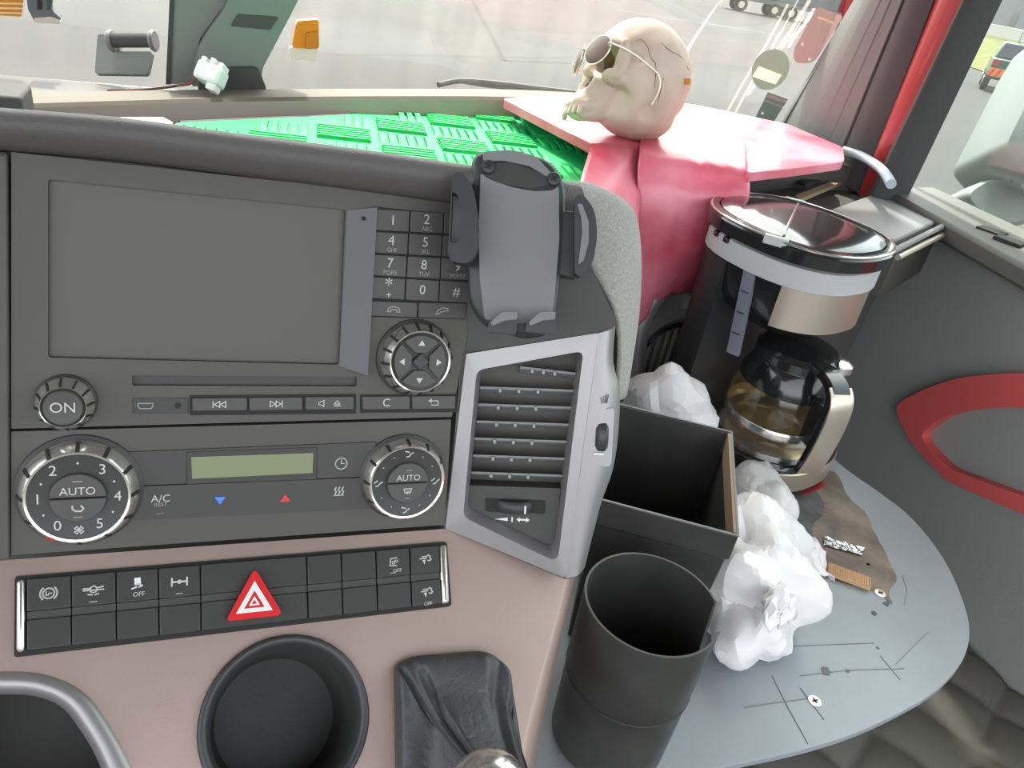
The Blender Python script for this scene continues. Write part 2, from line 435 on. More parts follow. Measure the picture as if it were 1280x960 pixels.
mb.face([mb.v(p) for p in P]); mb.build('asphalt_patch', 'asphalt_light', gr)
# grass bank with a white rail and a grey shed beyond it
a, b = onz(1180, 72, -CZ), onz(1330, 128, -CZ)
far = (a-V((0, 0, 0))).normalized(); d = (b-a); d.z = 0
rows = []
for k in range(9):
    t = k/8; rows.append([a+d*(s*.22-.5)+V((.78, .62, 0))*(t*32)+Zv*(1.9*math.sin(t*math.pi*.5)+.15*noise.noise(V((s*.9, t*7, 0)))) for s in range(18)])
mb = MB(); mb.grid(rows); tag(mb.build('grass_bank', 'grass', smooth=True), 'yellowish green grass bank beyond the asphalt at right', 'grass', kind='stuff')
rl = thing('guard_rail', 'white guard rail running along the top of the grass bank', 'rail', a+V((.78, .62, 0))*22)
p0 = a+d*-.6+V((.78, .62, 0))*20+Zv*2.15; p1 = a+d*3.2+V((.78, .62, 0))*20+Zv*2.15
mb = MB(); mb.box((p0+p1)/2, (p1-p0)/2, V((.05, .05, 0)), Zv*.42); mb.build('rail_beam', 'rail_white', rl, bevel=.02)
for k in range(8):
    q = p0.lerp(p1, (k+.5)/8); mb = MB(); mb.box(q-Zv*.6+V((.1, .1, 0)), V((.07, 0, 0)), V((0, .07, 0)), Zv*.9); mb.build('rail_post', 'rail_white', rl)
bl = thing('shed', 'grey industrial shed beyond the guard rail', 'building', a+V((.78, .62, 0))*60)
q0 = a+d*-.9+V((.78, .62, 0))*55; q1 = a+d*3.6+V((.78, .62, 0))*55; bk = V((.62, .78, 0))*14
mb = MB(); mb.prism([q0, q1, q1+bk, q0+bk], Zv*7); mb.build('wall', 'building', bl)
mb = MB(); mb.prism([q0-bk*.04+Zv*7, q1-bk*.04+Zv*7, q1+bk+Zv*7, q0+bk+Zv*7], Zv*.5); mb.build('roof', 'lorry_grey', bl)
for k in range(9):
    q = q0.lerp(q1, (k+.5)/9); mb = MB(); mb.box(q+Zv*3-V((.62, .78, 0))*.05, (q1-q0).normalized()*1.1, V((.03, .03, 0)), Zv*1.1); mb.build('window', 'car_dark', bl)

def wheel(c, ax, r, w, parent):
    mb = MB(); mb.lathe(c-ax*w/2, ax, [(0, 0), (r*.9, 0), (r, w*.15), (r, w*.85), (r*.9, w), (0, w)], 20); t = mb.build('wheel', 'tyre', parent, smooth=True)
    mb = MB(); mb.lathe(c-ax*(w/2+.01), ax, [(0, 0), (r*.5, 0), (r*.55, .05), (0, .06)], 16); mb.build('rim', 'steel', t, smooth=True)
# green pickup with a chevron tail board
cpos = onz(1226, 113, -CZ)
pk = thing('pickup_truck', 'dark green pickup with orange and yellow chevron tailboard, parked by the grass', 'pickup', cpos)
fw = V((.75, .66, 0)).normalized(); sd = V((fw.y, -fw.x, 0)); o = cpos+fw*2.4+sd*.9
def bx(name, c, hf, hs, hz, m, par=pk, bev=.06): 
    mb = MB(); mb.box(c, fw*hf, sd*hs, Zv*hz); return mb.build(name, m, par, bevel=bev)
bx('body', o+Zv*.95, 2.4, .95, .42, 'car_green')
mb = MB(); lo = [o+fw*a_+sd*b_+Zv*1.35 for a_, b_ in ((-.9, -.9), (1.2, -.9), (1.2, .9), (-.9, .9))]; hi = [o+fw*a_+sd*b_+Zv*2.05 for a_, b_ in ((-.55, -.72), (.7, -.72), (.7, .72), (-.55, .72))]
mb.loft([lo, hi]); mb.build('cabin', 'car_green', pk, bevel=.06)
mb = MB(); lo = [o+fw*-.93+sd*b_+Zv*1.42 for b_ in (-.78, .78)]; hi = [o+fw*-.66+sd*b_+Zv*1.95 for b_ in (.66, -.66)]; mb.prism(lo+hi, fw*-.03); mb.build('rear_window', 'car_dark', pk)
for sgn in (-1, 1):
    mb = MB(); mb.box(o-fw*2.42+sd*sgn*.78+Zv*1.2, fw*.04, sd*.14, Zv*.13); mb.build('tail_light', 'car_red', pk)
bx('tailboard', o-fw*2.43+Zv*.82, .03, .93, .17, 'orange', bev=.01)
for k in range(7):
    c = o-fw*2.47+sd*(-.8+k*.26)+Zv*.82; mb = MB()
    mb.prism([c+sd*-.12-Zv*.16, c-Zv*.16, c+sd*.12+Zv*.16, c+Zv*.16], fw*-.01); mb.build('chevron', 'red', pk)
for f_, s_ in ((-1.5, -.85), (-1.5, .85), (1.5, -.85), (1.5, .85)): wheel(o+fw*f_+sd*s_+Zv*.4, sd, .4, .28, pk)
# far lorry whose wheels show at the top edge
lp = onz(968, 22, -CZ)
lt = thing('lorry', 'grey lorry standing far across the yard, only its wheels in view', 'lorry', lp)
fw2 = V((.93, -.36, 0)).normalized(); sd2 = V((-fw2.y, fw2.x, 0))
for k, f_ in enumerate((-3.2, -.2, 1.3, 6.0)):
    for s_ in (0, 2.1): wheel(lp+fw2*f_+sd2*s_+Zv*.55, sd2, .55, .4, lt)
mb = MB(); mb.box(lp+fw2*1.5+sd2*1.05+Zv*1.1, fw2*6, sd2*1.2, Zv*.18); mb.build('chassis', 'lorry_grey', lt)
mb = MB(); mb.box(lp+fw2*.4+sd2*1.05+Zv*2.6, fw2*4.8, sd2*1.25, Zv*1.3); mb.build('cargo_box', 'building', lt, bevel=.05)
mb = MB(); mb.box(lp+fw2*6.6+sd2*1.05+Zv*2.1, fw2*1.0, sd2*1.25, Zv*1.4); mb.build('cab', 'car_red', lt, bevel=.15)

# white exterior mirror outside the passenger window
mr = thing('exterior_mirror', 'white exterior mirror housing outside the passenger window', 'mirror', W(1.3, .8, -.2))
PMi = Plane(at(1250, 150, 1.32), CX, -CU)
def pillow(pl, poly, d, m, name, par, ins=.012):
    poly = rp(poly, 22, 6); c = V((sum(p[0] for p in poly)/len(poly), sum(p[1] for p in poly)/len(poly)))
    def sh(k): return [(c.x+(x-c.x)*k, c.y+(y-c.y)*k) for x, y in poly]
    mb = MB(); mb.loft([pl.poly(sh(.86), -d*.6), pl.poly(sh(.97), -d*.4), pl.poly(poly, 0), pl.poly(sh(.985), d*.3), pl.poly(sh(.9), d*.4)]); return mb.build(name, m, par, smooth=True, ang=60)
pillow(PMi, [(1300, 40), (1430, 20), (1430, 262), (1262, 254), (1216, 205), (1228, 180)], .16, 'mirror_white', 'housing', mr)
mb = MB(); mb.tube(cr([PMi.px(1300, 60, .062), PMi.px(1275, 120, .064), PMi.px(1244, 190, .062), PMi.px(1238, 212, .056), PMi.px(1246, 236, .04)], 6), .0015, 6); mb.build('seam', 'rubber', mr, smooth=True)
pillow(Plane(at(1250, 270, 1.34), CX, -CU), [(1178, 252), (1222, 226), (1290, 258), (1300, 275), (1228, 292)], .12, 'mirror_white', 'lower_housing', mr)
mb = MB(); PK = Plane(at(1275, 225, 1.235), CX, -CU); mb.prism(PK.poly(rp([(1274, 238), (1285, 214), (1330, 205), (1330, 250), (1280, 248)], 8)), PK.n*.006); mb.build('mirror_glass', 'car_dark', mr)

# ---------------- things on the windscreen
def decal(poly, m, name, label, cat, th=.0012, off=.004, hole=None):
    P = [on_ws(x, y, off) for x, y in poly]; c = sum(P, V())/len(P)
    n = (P[len(P)//3]-P[0]).cross(P[2*len(P)//3]-P[0]).normalized()
    if n.dot(CP-c) < 0: n = -n
    P = [p-n*(p-c).dot(n) for p in P]
    mb = MB()
    if hole:
        ed_ = []
        for lp_ in (P, [on_ws(x, y, off) for x, y in hole]):
            vs = [mb.v(p-n*(p-c).dot(n)+n*th) for p in lp_]; ed_ += [mb.b.edges.new((vs[i], vs[(i+1) % len(vs)])) for i in range(len(vs))]
        bmesh.ops.triangle_fill(mb.b, edges=ed_, use_beauty=True)
    elif th < .002: mb.face([mb.v(p+n*th) for p in P])
    else: mb.prism(P, n*th)
    o = mb.build(name, m); tag(o, label, cat); return o, c, n, P
def ell(cx, cy, rx, ry, ang, n=28):
    return [(cx+rx*math.cos(t)*math.cos(ang)-ry*math.sin(t)*math.sin(ang), cy+rx*math.cos(t)*math.sin(ang)+ry*math.sin(t)*math.cos(ang)) for t in [2*math.pi*i/n for i in range(n)]]
def subdecal(parent, poly, m, name, h=.0018):
    P = [on_ws(x, y, .004) for x, y in poly]; c = sum(P, V())/len(P); n = parent[2]; pc = parent[1]
    P = [p-n*(p-pc).dot(n) for p in P]; mb = MB()
    if h < .002: mb.face([mb.v(p+n*h) for p in P])
    else: mb.prism(P, n*h)
    return mb.build(name, m, parent[0])
st1 = decal(rp([(1022, 8), (1054, 20), (1017, 80), (992, 78), (992, 62)], [4, 4, 14, 14, 10]), 'sticker_brown', 'windscreen_sticker', 'long reddish brown sticker with rounded end on the windscreen edge', 'sticker')
for x, y in ((1003, 55), (1012, 74)): subdecal(st1, ell(x, y, 2, 2.4, 0, 10), 'white', 'white_dot')
subdecal(st1, [(1023, 20), (1042, 27), (1041, 30), (1022, 23)], 'cream_label', 'print')
st2 = decal(ell(963, 86.5, 27, 22, -.95), 'sticker_green', 'windscreen_sticker', 'round dull green sticker with pale label on the windscreen', 'sticker', hole=[(948, 82), (977, 93), (969, 105), (940, 95)])
subdecal(st2, [(948, 82), (977, 93), (969, 105), (940, 95)], 'cream_label', 'label_strip')
st3 = decal([(960, 115), (985, 124), (966, 154), (944, 147)], 'sticker_dark', 'windscreen_sticker', 'small dark green square sticker at the lower corner of the windscreen', 'sticker')
subdecal(st3, [(961, 117), (984, 125), (982, 129), (958, 121)], 'inkdim', 'print_line'); subdecal(st3, [(956, 124), (979, 133), (978, 135), (955, 126)], 'inkdim', 'print_line')
subdecal(st3, ell(953, 141, 2, 2, 0, 10), 'white', 'white_dot')
# scratches in the dust, long pale streaks next to the stickers
sc_ = thing('wiper_streaks', 'pale dusty wiper streaks on the glass beside the stickers', 'streak', on_ws(930, 120))
for k, (a_, b_) in enumerate([((1000, -5), (915, 150)), ((985, 5), (905, 148)), ((1012, 0), (935, 120)), ((1005, 20), (950, 100)), ((975, 40), (920, 140)), ((1018, 10), (985, 60))]):
    P = [on_ws(a_[0]+(b_[0]-a_[0])*t/6, a_[1]+(b_[1]-a_[1])*t/6+2*math.sin(t), .0035) for t in range(7)]
    w = .0016+.0012*(k % 3); mb = MB(); mb.grid([[p-V((w, 0, 0)) for p in P], [p+V((w, 0, 0)) for p in P]]); mb.build('streak', 'windscreen_scratch', sc_)
# amber tag in a clear holder
am = decal(rp([(370, 24), (397, 22), (398, 58), (364, 57)], 4), 'amber', 'toll_tag', 'amber plastic tag in a clear holder stuck to the windscreen', 'tag', th=.008)
subdecal(am, rp([(361, 57), (397, 59), (393, 76), (361, 71)], 3), 'clearplastic', 'clear_holder', .005)
subdecal(am, rp([(381, 38), (396, 37), (396, 58), (380, 58)], 2), 'orange', 'reflector', .010)
og = decal(rp([(-30, -20), (32, -20), (27, 21), (-30, 17)], 4), 'orange', 'windscreen_sticker', 'orange sticker with pale stripes at the upper left corner', 'sticker')
for k in range(3): subdecal(og, [(-28, 2+k*6), (29-k, 3+k*6), (29-k, 5+k*6), (-28, 4+k*6)], 'cream_label', 'stripe')
cl = decal(rp([(34, -20), (68, -20), (66, 8), (78, 20), (76, 25), (44, 24), (36, 8)], 3), 'lorry_grey', 'windscreen_clip', 'grey metal clip on the windscreen beside the orange sticker', 'clip', th=.01)
subdecal(cl, [(48, -20), (54, -20), (54, 8), (48, 8)], 'groove', 'slot', .011); subdecal(cl, [(60, -20), (66, -20), (64, 8), (60, 8)], 'sticker_dark', 'slot', .011)
subdecal(cl, rp([(44, 18), (66, 16), (78, 21), (76, 25), (44, 24)], 2), 'chrome', 'foot', .013)
# rain/light sensor bracket
sb = thing('sensor_bracket', 'grey plastic sensor bracket with roller stuck to the windscreen', 'bracket', on_ws(160, 90))
cc = on_ws(158, 68, .03); PS = Plane(cc, CX, -CU)
mb = MB(); pl = rp([(122, 42), (148, 44), (150, 64), (190, 64), (184, 93), (118, 92)], 4); mb.plate(PS.poly(pl, -.008), PS.poly(pl, .0)); mb.build('plate', 'pillar', sb, bevel=.004)
mb = MB(); mb.tube([PS.px(146, 55, .012), PS.px(197, 55, .012)], .0095, 16); mb.build('roller', 'pillar_dark', sb, smooth=True)
for x in (145, 197):
    mb = MB(); mb.lathe(PS.px(x, 56, .012)-PS.r*.003, PS.r, [(0, 0), (.012, 0), (.014, .003), (.012, .006), (0, .006)], 18); mb.build('end_cap', 'bevelgrey', sb, smooth=True)
# wiper outside
w0, w1, w2 = at(548, 106, 1.36), at(590, 101, 1.4), at(712, 115, 1.42)
wp = thing('wiper', 'black wiper arm lying outside along the foot of the windscreen', 'wiper', w0)
mb = MB(); mb.tube(cr([w0, w1, w2, at(790, 124, 1.44)], 5), .005, 8); mb.build('arm', 'rubber', wp, smooth=True)
mb = MB(); mb.tube(cr([at(572, 100, 1.41), at(600, 106, 1.41), at(720, 120, 1.43)], 5), .0035, 6); mb.build('blade', 'black', wp, smooth=True)

# ================================================================ dashboard
def dep(p): return (p-CP).dot(CF)
def m_of(pl, x, y, rpx): return rpx*dep(pl.px(x, y))/FPX
db = thing('dashboard', 'grey truck dashboard with padded hood, cream ledge and side speaker', 'dashboard', W(0, .7, -1.0))
# body filling the space under the hood and the tray
def xbody(x0, x1, prof, name, m):
    mb = MB(); mb.prism([W(x0, y, z) for y, z in prof], Xv*(x1-x0)); return mb.build(name, m, db, bevel=.004)
xbody(-.95, .165, [(.425, -.36), (.455, -.17), (.54, -.19), (.55, -.262), (1.22, -.262), (1.22, -1.05), (.46, -1.05)], 'centre_body', 'dash')
xbody(.165, .40, [(.70, -.262), (1.22, -.262), (1.22, -.30), (.70, -.30)], 'tray_body', 'tray')
xbody(.40, .52, [(.88, -.262), (1.22, -.262), (1.22, -1.05), (.90, -1.05)], 'tray_end', 'tray')
xbody(.52, 1.03, [(.865, -.31), (.98, -.31), (.98, -.235), (1.22, -.235), (1.22, -1.05), (.90, -1.05)], 'side_body', 'dash')
# padded hood above the radio
lip = [(-220, 124), (-60, 134), (0, 139), (150, 151), (300, 171), (450, 190), (580, 209), (660, 221), (712, 231)]
gro = [(-220, 172), (-60, 182), (0, 187), (150, 200), (300, 219), (450, 238), (580, 256), (660, 266), (712, 276)]
rows = []
for (x, ly), (_, gy) in zip(cr(lip, 4), cr(gro, 4)):
    L0 = PA.px(x, ly, .012)
    sec = [PA.px(x, gy+3, -.012), PA.px(x, gy, .002), PA.px(x, gy-5, .010), PA.px(x, (gy+ly)/2, .020), PA.px(x, ly+9, .019), L0, L0+Yv*.02-Zv*.005, L0+Yv*.07-Zv*.026, L0+Yv*.11-Zv*.05, L0+Yv*.12-Zv*.14]
    rows.append([p for p in cr(sec, 3)])
mb = MB(); mb.grid(rows); mb.build('hood_pad', 'dash', db, smooth=True, ang=180)
mb = MB(); mb.grid([[PA.px(x, gy-2, -.006) for x, gy in gro], [PA.px(x, gy+14, -.006) for x, gy in gro]]); mb.build('groove', 'panel2', db)
# fabric covered end of the hood
c1 = cr([at(690, 236, .520), at(712, 268, .522), at(736, 330, .524), at(772, 405, .528), at(770, 500, .55)], 5)
c2 = cr([at(716, 229, .535), at(752, 258, .535), at(778, 320, .54), at(786, 395, .548), at(778, 498, .56)], 5)
c3 = cr([at(735, 230, .565), at(782, 255, .57), at(797, 300, .58), at(797, 385, .59), at(782, 492, .60)], 5)
c4 = cr([at(735, 232, .66), at(782, 257, .68), at(797, 300, .70), at(797, 385, .72), at(782, 492, .74)], 5)
rows = [list(cr([a, b, c, d_], 4)) for a, b, c, d_ in zip(c1, c2, c3, c4)]
mb = MB(); mb.grid(rows); tag(mb.build('hood_end', 'fabric', db, smooth=True, ang=180, solid=.003), 'light grey fabric end of the hood')
# filler panel left of the radio and the black corner panel above the vent
mb = MB(); pl = [(-220, 176), (10, 190), (13, 700), (-220, 716)]; mb.plate(PA.poly(pl, -.02), PA.poly(pl, .002)); mb.build('left_filler', 'panel', db, bevel=.002)
mb = MB(); pl = rp([(583, 441), (748, 416), (773, 405), (735, 326), (700, 262), (600, 258), (588, 330)], 5); mb.plate(PC.poly(pl, -.02), PC.poly(pl, 0)); tag(mb.build('corner_panel', 'panel2', db, bevel=.002), 'black panel above the side vent')
# cream ledge at the foot of the windscreen
top_b = [(-260, 128, -.265), (-60, 121, -.258), (20, 117, -.25), (180, 113, -.238), (330, 111.5, -.226), (500, 111, -.216), (640, 112, -.21), (760, 118, -.207)]
top_f = [(-260, 143, -.265), (-60, 134, -.258), (20, 131, -.25), (180, 126, -.238), (330, 122.5, -.226), (500, 121, -.216), (640, 122, -.21), (760, 130, -.207)]
rows = []
for b, f in zip(cr(top_b, 4), cr(top_f, 4)):
    B = onz(*b); F = onz(*f); rows.append([B+Yv*.16-Zv*.05, B, F+Yv*.004, F-Zv*.004])
mb = MB(); mb.grid(rows); mb.build('windscreen_ledge', 'cream', db, smooth=True)
rows = []
for f in cr(top_f, 4):
    F = onz(*f); rows.append([F-Zv*.004, F-Zv*.02-Yv*.004, F-Zv*.075-Yv*.012])
mb = MB(); mb.grid(rows); mb.build('ledge_face', 'creamdark', db, smooth=True)
# dark gasket where the ledge meets the mat
gp = [(225, 156, -.243), (330, 151, -.243), (420, 147, -.243), (520, 139, -.243), (590, 132, -.238), (628, 125, -.222), (680, 150, -.226), (715, 166, -.230), (741, 180, -.232)]
mb = MB(); mb.tube([onz(*p) for p in cr(gp, 4)], .0045, 8); mb.build('gasket', 'rubber', db, smooth=True)
# small box at the left end of the ledge, pale strip beside the mat
mb = MB(); c = onz(-8, 128, -.225); mb.box(c, Xv*.03, Yv*.03, Zv*.014); tag(mb.build('switch_box', 'pillar_dark', loc=None, bevel=.003), 'dark small box at the left end of the cream ledge', 'box')
mb = MB(); mb.prism([onz(x, y, -.24) for x, y in [(150, 152), (205, 152), (216, 158), (214, 175), (150, 175)]], Zv*.005); tag(mb.build('paper_slip', 'white', bevel=.001), 'white slip lying at the left end of the green mat', 'paper')

# speaker in the passenger side face
spk = onp(836, 446, W(0, .862, 0), Yv)
mb = MB(); mb.lathe(spk, -Yv, [(.066, 0), (.068, .016), (.078, .022), (.092, .018), (.100, .004), (.100, -.01)], 40); tag(mb.build('speaker_surround', 'silver2', db, smooth=True), 'grey ring around the speaker')
mb = MB(); mb.lathe(spk, -Yv, [(.062, .0), (.062, .018), (.066, .022), (.069, .016), (.069, 0)], 40); mb.build('speaker_ring', 'blackgloss', db, smooth=True)
mb = MB(); mb.lathe(spk, -Yv, [(0, .012), (.03, .010), (.056, .002), (.064, .012)], 40); mb.build('speaker_cone', 'pillar', db, smooth=True)
mb = MB()
for k in range(9):
    x = -.05+k*.0125; hgt = math.sqrt(max(0, .058**2-x*x)); mb.box(spk+Xv*x-Yv*.014, Xv*.003, Yv*.001, Zv*hgt)
mb.build('speaker_grille', 'fabric', db)
# trim arch over the speaker
ar = [at(792, 498, 1.11), at(793, 440, 1.09), at(802, 395, 1.07), at(832, 352, 1.06), at(880, 326, 1.06), at(930, 318, 1.08)]
mb = MB(); mb.tube(cr(ar, 6), .017, 12); mb.build('speaker_arch', 'silver2', db, smooth=True)

# red film over the passenger side of the dash
rf = thing('dash_cover', 'red plastic film stretched over the passenger side of the dashboard', 'cover', onz(860, 180, -.21))
zc = -.205
pl = rp([(628, 123), (700, 118), (800, 121), (870, 131), (985, 155), (1054, 184), (1056, 202), (985, 211), (935, 216), (928, 200), (800, 182), (741, 181)], 5)
P = [onz(x, y, zc) for x, y in pl]
mb = MB(); mb.prism([p-Zv*.012 for p in P], Zv*.012); mb.build('top_sheet', 'film_red', rf, bevel=.004)
# the dome that rolls over the front edge
def roll(px0, px1, rest):
    p0, p1 = onz(*px0, zc+.0015), onz(*px1, zc+.0015); d0 = dep(p1)
    return [p0, p1]+[at(x, y, d0+k) for x, y, k in rest]
a = cr(roll((802, 160), (800, 184), [(798, 202, -.022), (797, 232, -.028), (796, 290, -.005), (795, 350, .04), (794, 410, .09)]), 5)
b = cr(roll((868, 165), (874, 196), [(874, 216, -.020), (868, 244, -.026), (860, 292, -.004), (850, 332, .035), (838, 368, .085)]), 5)
c = cr(roll((932, 180), (934, 206), [(936, 222, -.016), (936, 246, -.016), (932, 290, .01), (926, 330, .05), (912, 368, .10)]), 5)
rows = []
for p, q, r_ in zip(a, b, c):
    row = cr([p, q, r_], 8)
    rows.append([v_+V((0, .003, .002))*noise.noise(v_*45)+V((0, .0015, .001))*math.sin(v_.x*260+v_.z*40) for v_ in row])
mb = MB(); mb.grid(rows); mb.build('front_roll', 'film_red', rf, smooth=True, ang=180, solid=.003)
# flat pink tab between the mat and the roll
tb = cr([onz(739, 180, -.2045), onz(770, 181, -.2035), onz(803, 180, -.2035)], 4); tb2 = cr([at(722, 238, .85), at(760, 262, .87), at(797, 300, .90)], 4)
mb = MB(); rows = [[p.lerp(q, k/6)+Zv*.003*noise.noise(p.lerp(q, k/6)*60) for k in range(7)] for p, q in zip(tb, tb2)]; mb.grid(rows); mb.build('side_tab', 'film_red', rf, smooth=True, solid=.002)

# green rubber mat with ribs
MZ = -.243
gm = thing('dash_mat', 'bright green ribbed rubber mat on the dashboard tray', 'mat', onz(480, 165, MZ))
mp = [(222, 158), (420, 148), (520, 140), (590, 134), (632, 128), (742, 182), (728, 250), (560, 330), (120, 300), (150, 200)]
P = [onz(x, y, MZ) for x, y in mp]; mb = MB(); mb.prism(P, Zv*.004); mb.build('sheet', 'mat_green', gm)
def inpoly(x, y):
    ins = False
    for i in range(len(P)):
        a_, b_ = P[i], P[i-1]
        if (a_.y > y) != (b_.y > y) and x < (b_.x-a_.x)*(y-a_.y)/(b_.y-a_.y)+a_.x: ins = not ins
    return ins
mb = MB(); ang = R(-8); ux, uy = V((math.cos(ang), math.sin(ang), 0)), V((-math.sin(ang), math.cos(ang), 0)); o0 = P[0]; cw, chh = .074, .066
for i in range(-3, 12):
    for j in range(-10, 8):
        bc_ = o0+ux*(i*cw)+uy*(j*chh)
        for k in range(6):
            if (i+j) % 2 == 0: c = bc_+uy*((k+.5)*chh*.9/6); hx, hy = ux*(cw*.43), uy*.0036; c = c+ux*cw*.46
            else: c = bc_+ux*((k+.5)*cw*.92/6); hx, hy = ux*.0036, uy*(chh*.42); c = c+uy*chh*.46
            if all(inpoly(*(c+hx*sx+hy*sy).xy) for sx in (-1, 1) for sy in (-1, 1)):
                z0 = MZ+CZ+.004; c.z = z0
                lo = [c+hx*sx+hy*sy for sx, sy in ((-1, -1), (1, -1), (1, 1), (-1, 1))]; hi = [c+hx*.95*sx+hy*.55*sy+Zv*.004 for sx, sy in ((-1, -1), (1, -1), (1, 1), (-1, 1))]
                mb.loft([lo, hi], cap0=False)
tag(mb.build('ribs', 'mat_green', gm), kind='stuff')

# lane camera housing on the windscreen foot
ch = thing('camera_housing', 'dark grey windscreen camera housing rising from the cream ledge', 'housing', onz(285, 112, -.232)+Yv*.02)
PH = Plane(onz(285, 112, -.232)+Yv*.015, Xv, V((0, .12, -1)))
pl = rp([(240, 108), (247, 58), (283, 8), (300, -40), (392, -40), (369, 8), (350, 44), (326, 90), (331, 108)], [2, 20, 20, 2, 2, 14, 20, 12, 3])
mb = MB(); mb.plate(PH.poly(pl, -.05), PH.poly(pl, 0)); mb.build('cover', 'pillar', ch, bevel=.008, seg=3)
pl = rp([(208, 109), (215, 0), (218, -40), (312, -40), (285, 4), (250, 52), (243, 109)], 3)
mb = MB(); mb.plate(PH.poly(pl, -.06), PH.poly(pl, -.012)); mb.build('side_fairing', 'pillar', ch, bevel=.004)
pl = [(207, 109), (214, -40), (220, -40), (213, 109)]; mb = MB(); mb.plate(PH.poly(pl, -.06), PH.poly(pl, -.01)); mb.build('edge_seal', 'rubber', ch)
pl = rp([(297, 17), (348, 21), (338, 37), (288, 32)], 2); mb = MB(); mb.plate(PH.poly(pl, -.001), PH.poly(pl, .0015)); mb.build('patch', 'pillar_dark', ch)
pl = rp([(252, 84), (322, 82), (334, 112), (246, 112)], 8); mb = MB(); mb.plate(PH.poly(pl, 0), PH.poly(pl, .012)); mb.build('foot', 'pillar_dark', ch, bevel=.004)
# loose white connector with wires
cn = thing('wire_connector', 'pale loose plug connector lying at the foot of the camera housing', 'connector', onz(262, 110, -.232))
cc = at(264, 94, dep(onz(262, 112, -.232))-.03)
def rbox(mb, c, ax, ay, az): mb.box(c, ax, ay, az)
mb = MB(); e1_ = (CX*.9-CU*.35).normalized(); e2_ = (CU*.9+CX*.35).normalized(); e3_ = e1_.cross(e2_)
mb.box(cc, e1_*.016, e2_*.0115, e3_*.014); mb.build('plug_body', 'connector', cn, bevel=.004)
for k in (-1, 0, 1):
    mb = MB(); mb.box(cc+e1_*(.004*k)+e2_*(.013-abs(k)*.002)+e1_*k*.007, e1_*.0035, e2_*.006, e3_*.010); mb.build('plug_rib', 'connector', cn, bevel=.0015)
mb = MB(); mb.box(cc+e1_*.008-e2_*.013, e1_*.006, e2_*.006, e3_*.009); mb.build('plug_latch', 'connector', cn, bevel=.0015)
for k, mm in enumerate(('wire_black', 'wire_brown', 'wire_red')):
    s0 = cc-e1_*.014+e2_*(.003*(k-1)); dd_ = dep(s0)
    mb = MB(); mb.tube(cr([s0, at(240, 101+k, dd_), at(222, 107, dd_), at(180, 112, dd_+.01), at(135, 113+k*.5, dd_+.02)], 6), .0016, 6); mb.build('wire', mm, cn, smooth=True)

# broken corner of the dash by the door: panel, wood strips, bracket
ZD = -.262
ct = thing('corner_tray', 'grey dash corner panel with slots between the coffee maker and door', 'panel', onz(1100, 260, ZD-.03))
pl = [(1036, 262), (1118, 233), (1190, 268), (1120, 300), (1080, 290)]; mb = MB(); mb.prism([onz(x, y, ZD) for x, y in pl], Zv*-.012); mb.build('lid', 'bevelgrey', ct, bevel=.003)
pl = [(960, 240), (1085, 214), (1122, 236), (1196, 272), (1128, 306), (1020, 272)]; mb = MB(); mb.prism([onz(x, y, ZD-.014) for x, y in pl], Zv*-.08); mb.build('base', 'panel', ct, bevel=.003)
for k in range(6):
    c = onz(1118+k*13, 303-k*5.5, ZD-.013); mb = MB(); mb.box(c, V((.004, .004, 0)), V((-.008, .010, 0)), Zv*.0015); mb.build('slot', 'groove', ct)
mb = MB(); mb.tube([onz(1108, 318, ZD-.002), onz(1204, 270, ZD-.002)], .004, 8); mb.build('edge_rail', 'bevelgrey', ct, smooth=True)
mb = MB(); mb.tube([onz(1122, 322, ZD-.012), onz(1204, 281, ZD-.012)], .004, 8); mb.build('edge_rail', 'steel', ct, smooth=True)
mb = MB(); mb.prism([onz(x, y, ZD-.005) for x, y in [(992, 249), (1080, 214), (1086, 217), (998, 254)]], Zv*.006); tag(mb.build('wood_strip', 'wood'), 'thin brown wooden strip lying on the dash corner', 'strip')
mb = MB(); mb.prism([onz(x, y, ZD-.003) for x, y in [(997, 229), (1030, 217), (1041, 224), (1006, 234)]], Zv*.004); tag(mb.build('rubber_pad', 'rubber', bevel=.001), 'small dark pad lying beside the wooden strip', 'pad')
mb = MB(); mb.prism([onz(x, y, ZD-.006) for x, y in [(1030, 225), (1062, 208), (1084, 214), (1050, 230)]], Zv*.003); tag(mb.build('felt_piece', 'residue'), 'brown felt scrap at the end of the wooden strip', 'scrap')
mb = MB(); mb.prism([onz(x, y, ZD-.006) for x, y in [(960, 215), (990, 211), (1020, 213), (1022, 208), (1052, 205), (1050, 212), (1010, 222), (975, 224)]], Zv*-.008); tag(mb.build('bracket', 'cream', bevel=.001), 'cream bracket under the front edge of the red film', 'bracket')
g0 = [(1053, 188), (1078, 196), (1102, 212), (1114, 230)]; mb = MB(); mb.tube([onz(x, y, -.214) for x, y in cr(g0, 6)], .007, 10); tag(mb.build('trim_cap', 'trimcap', smooth=True), 'glossy pale trim cap at the foot of the pillar', 'trim')

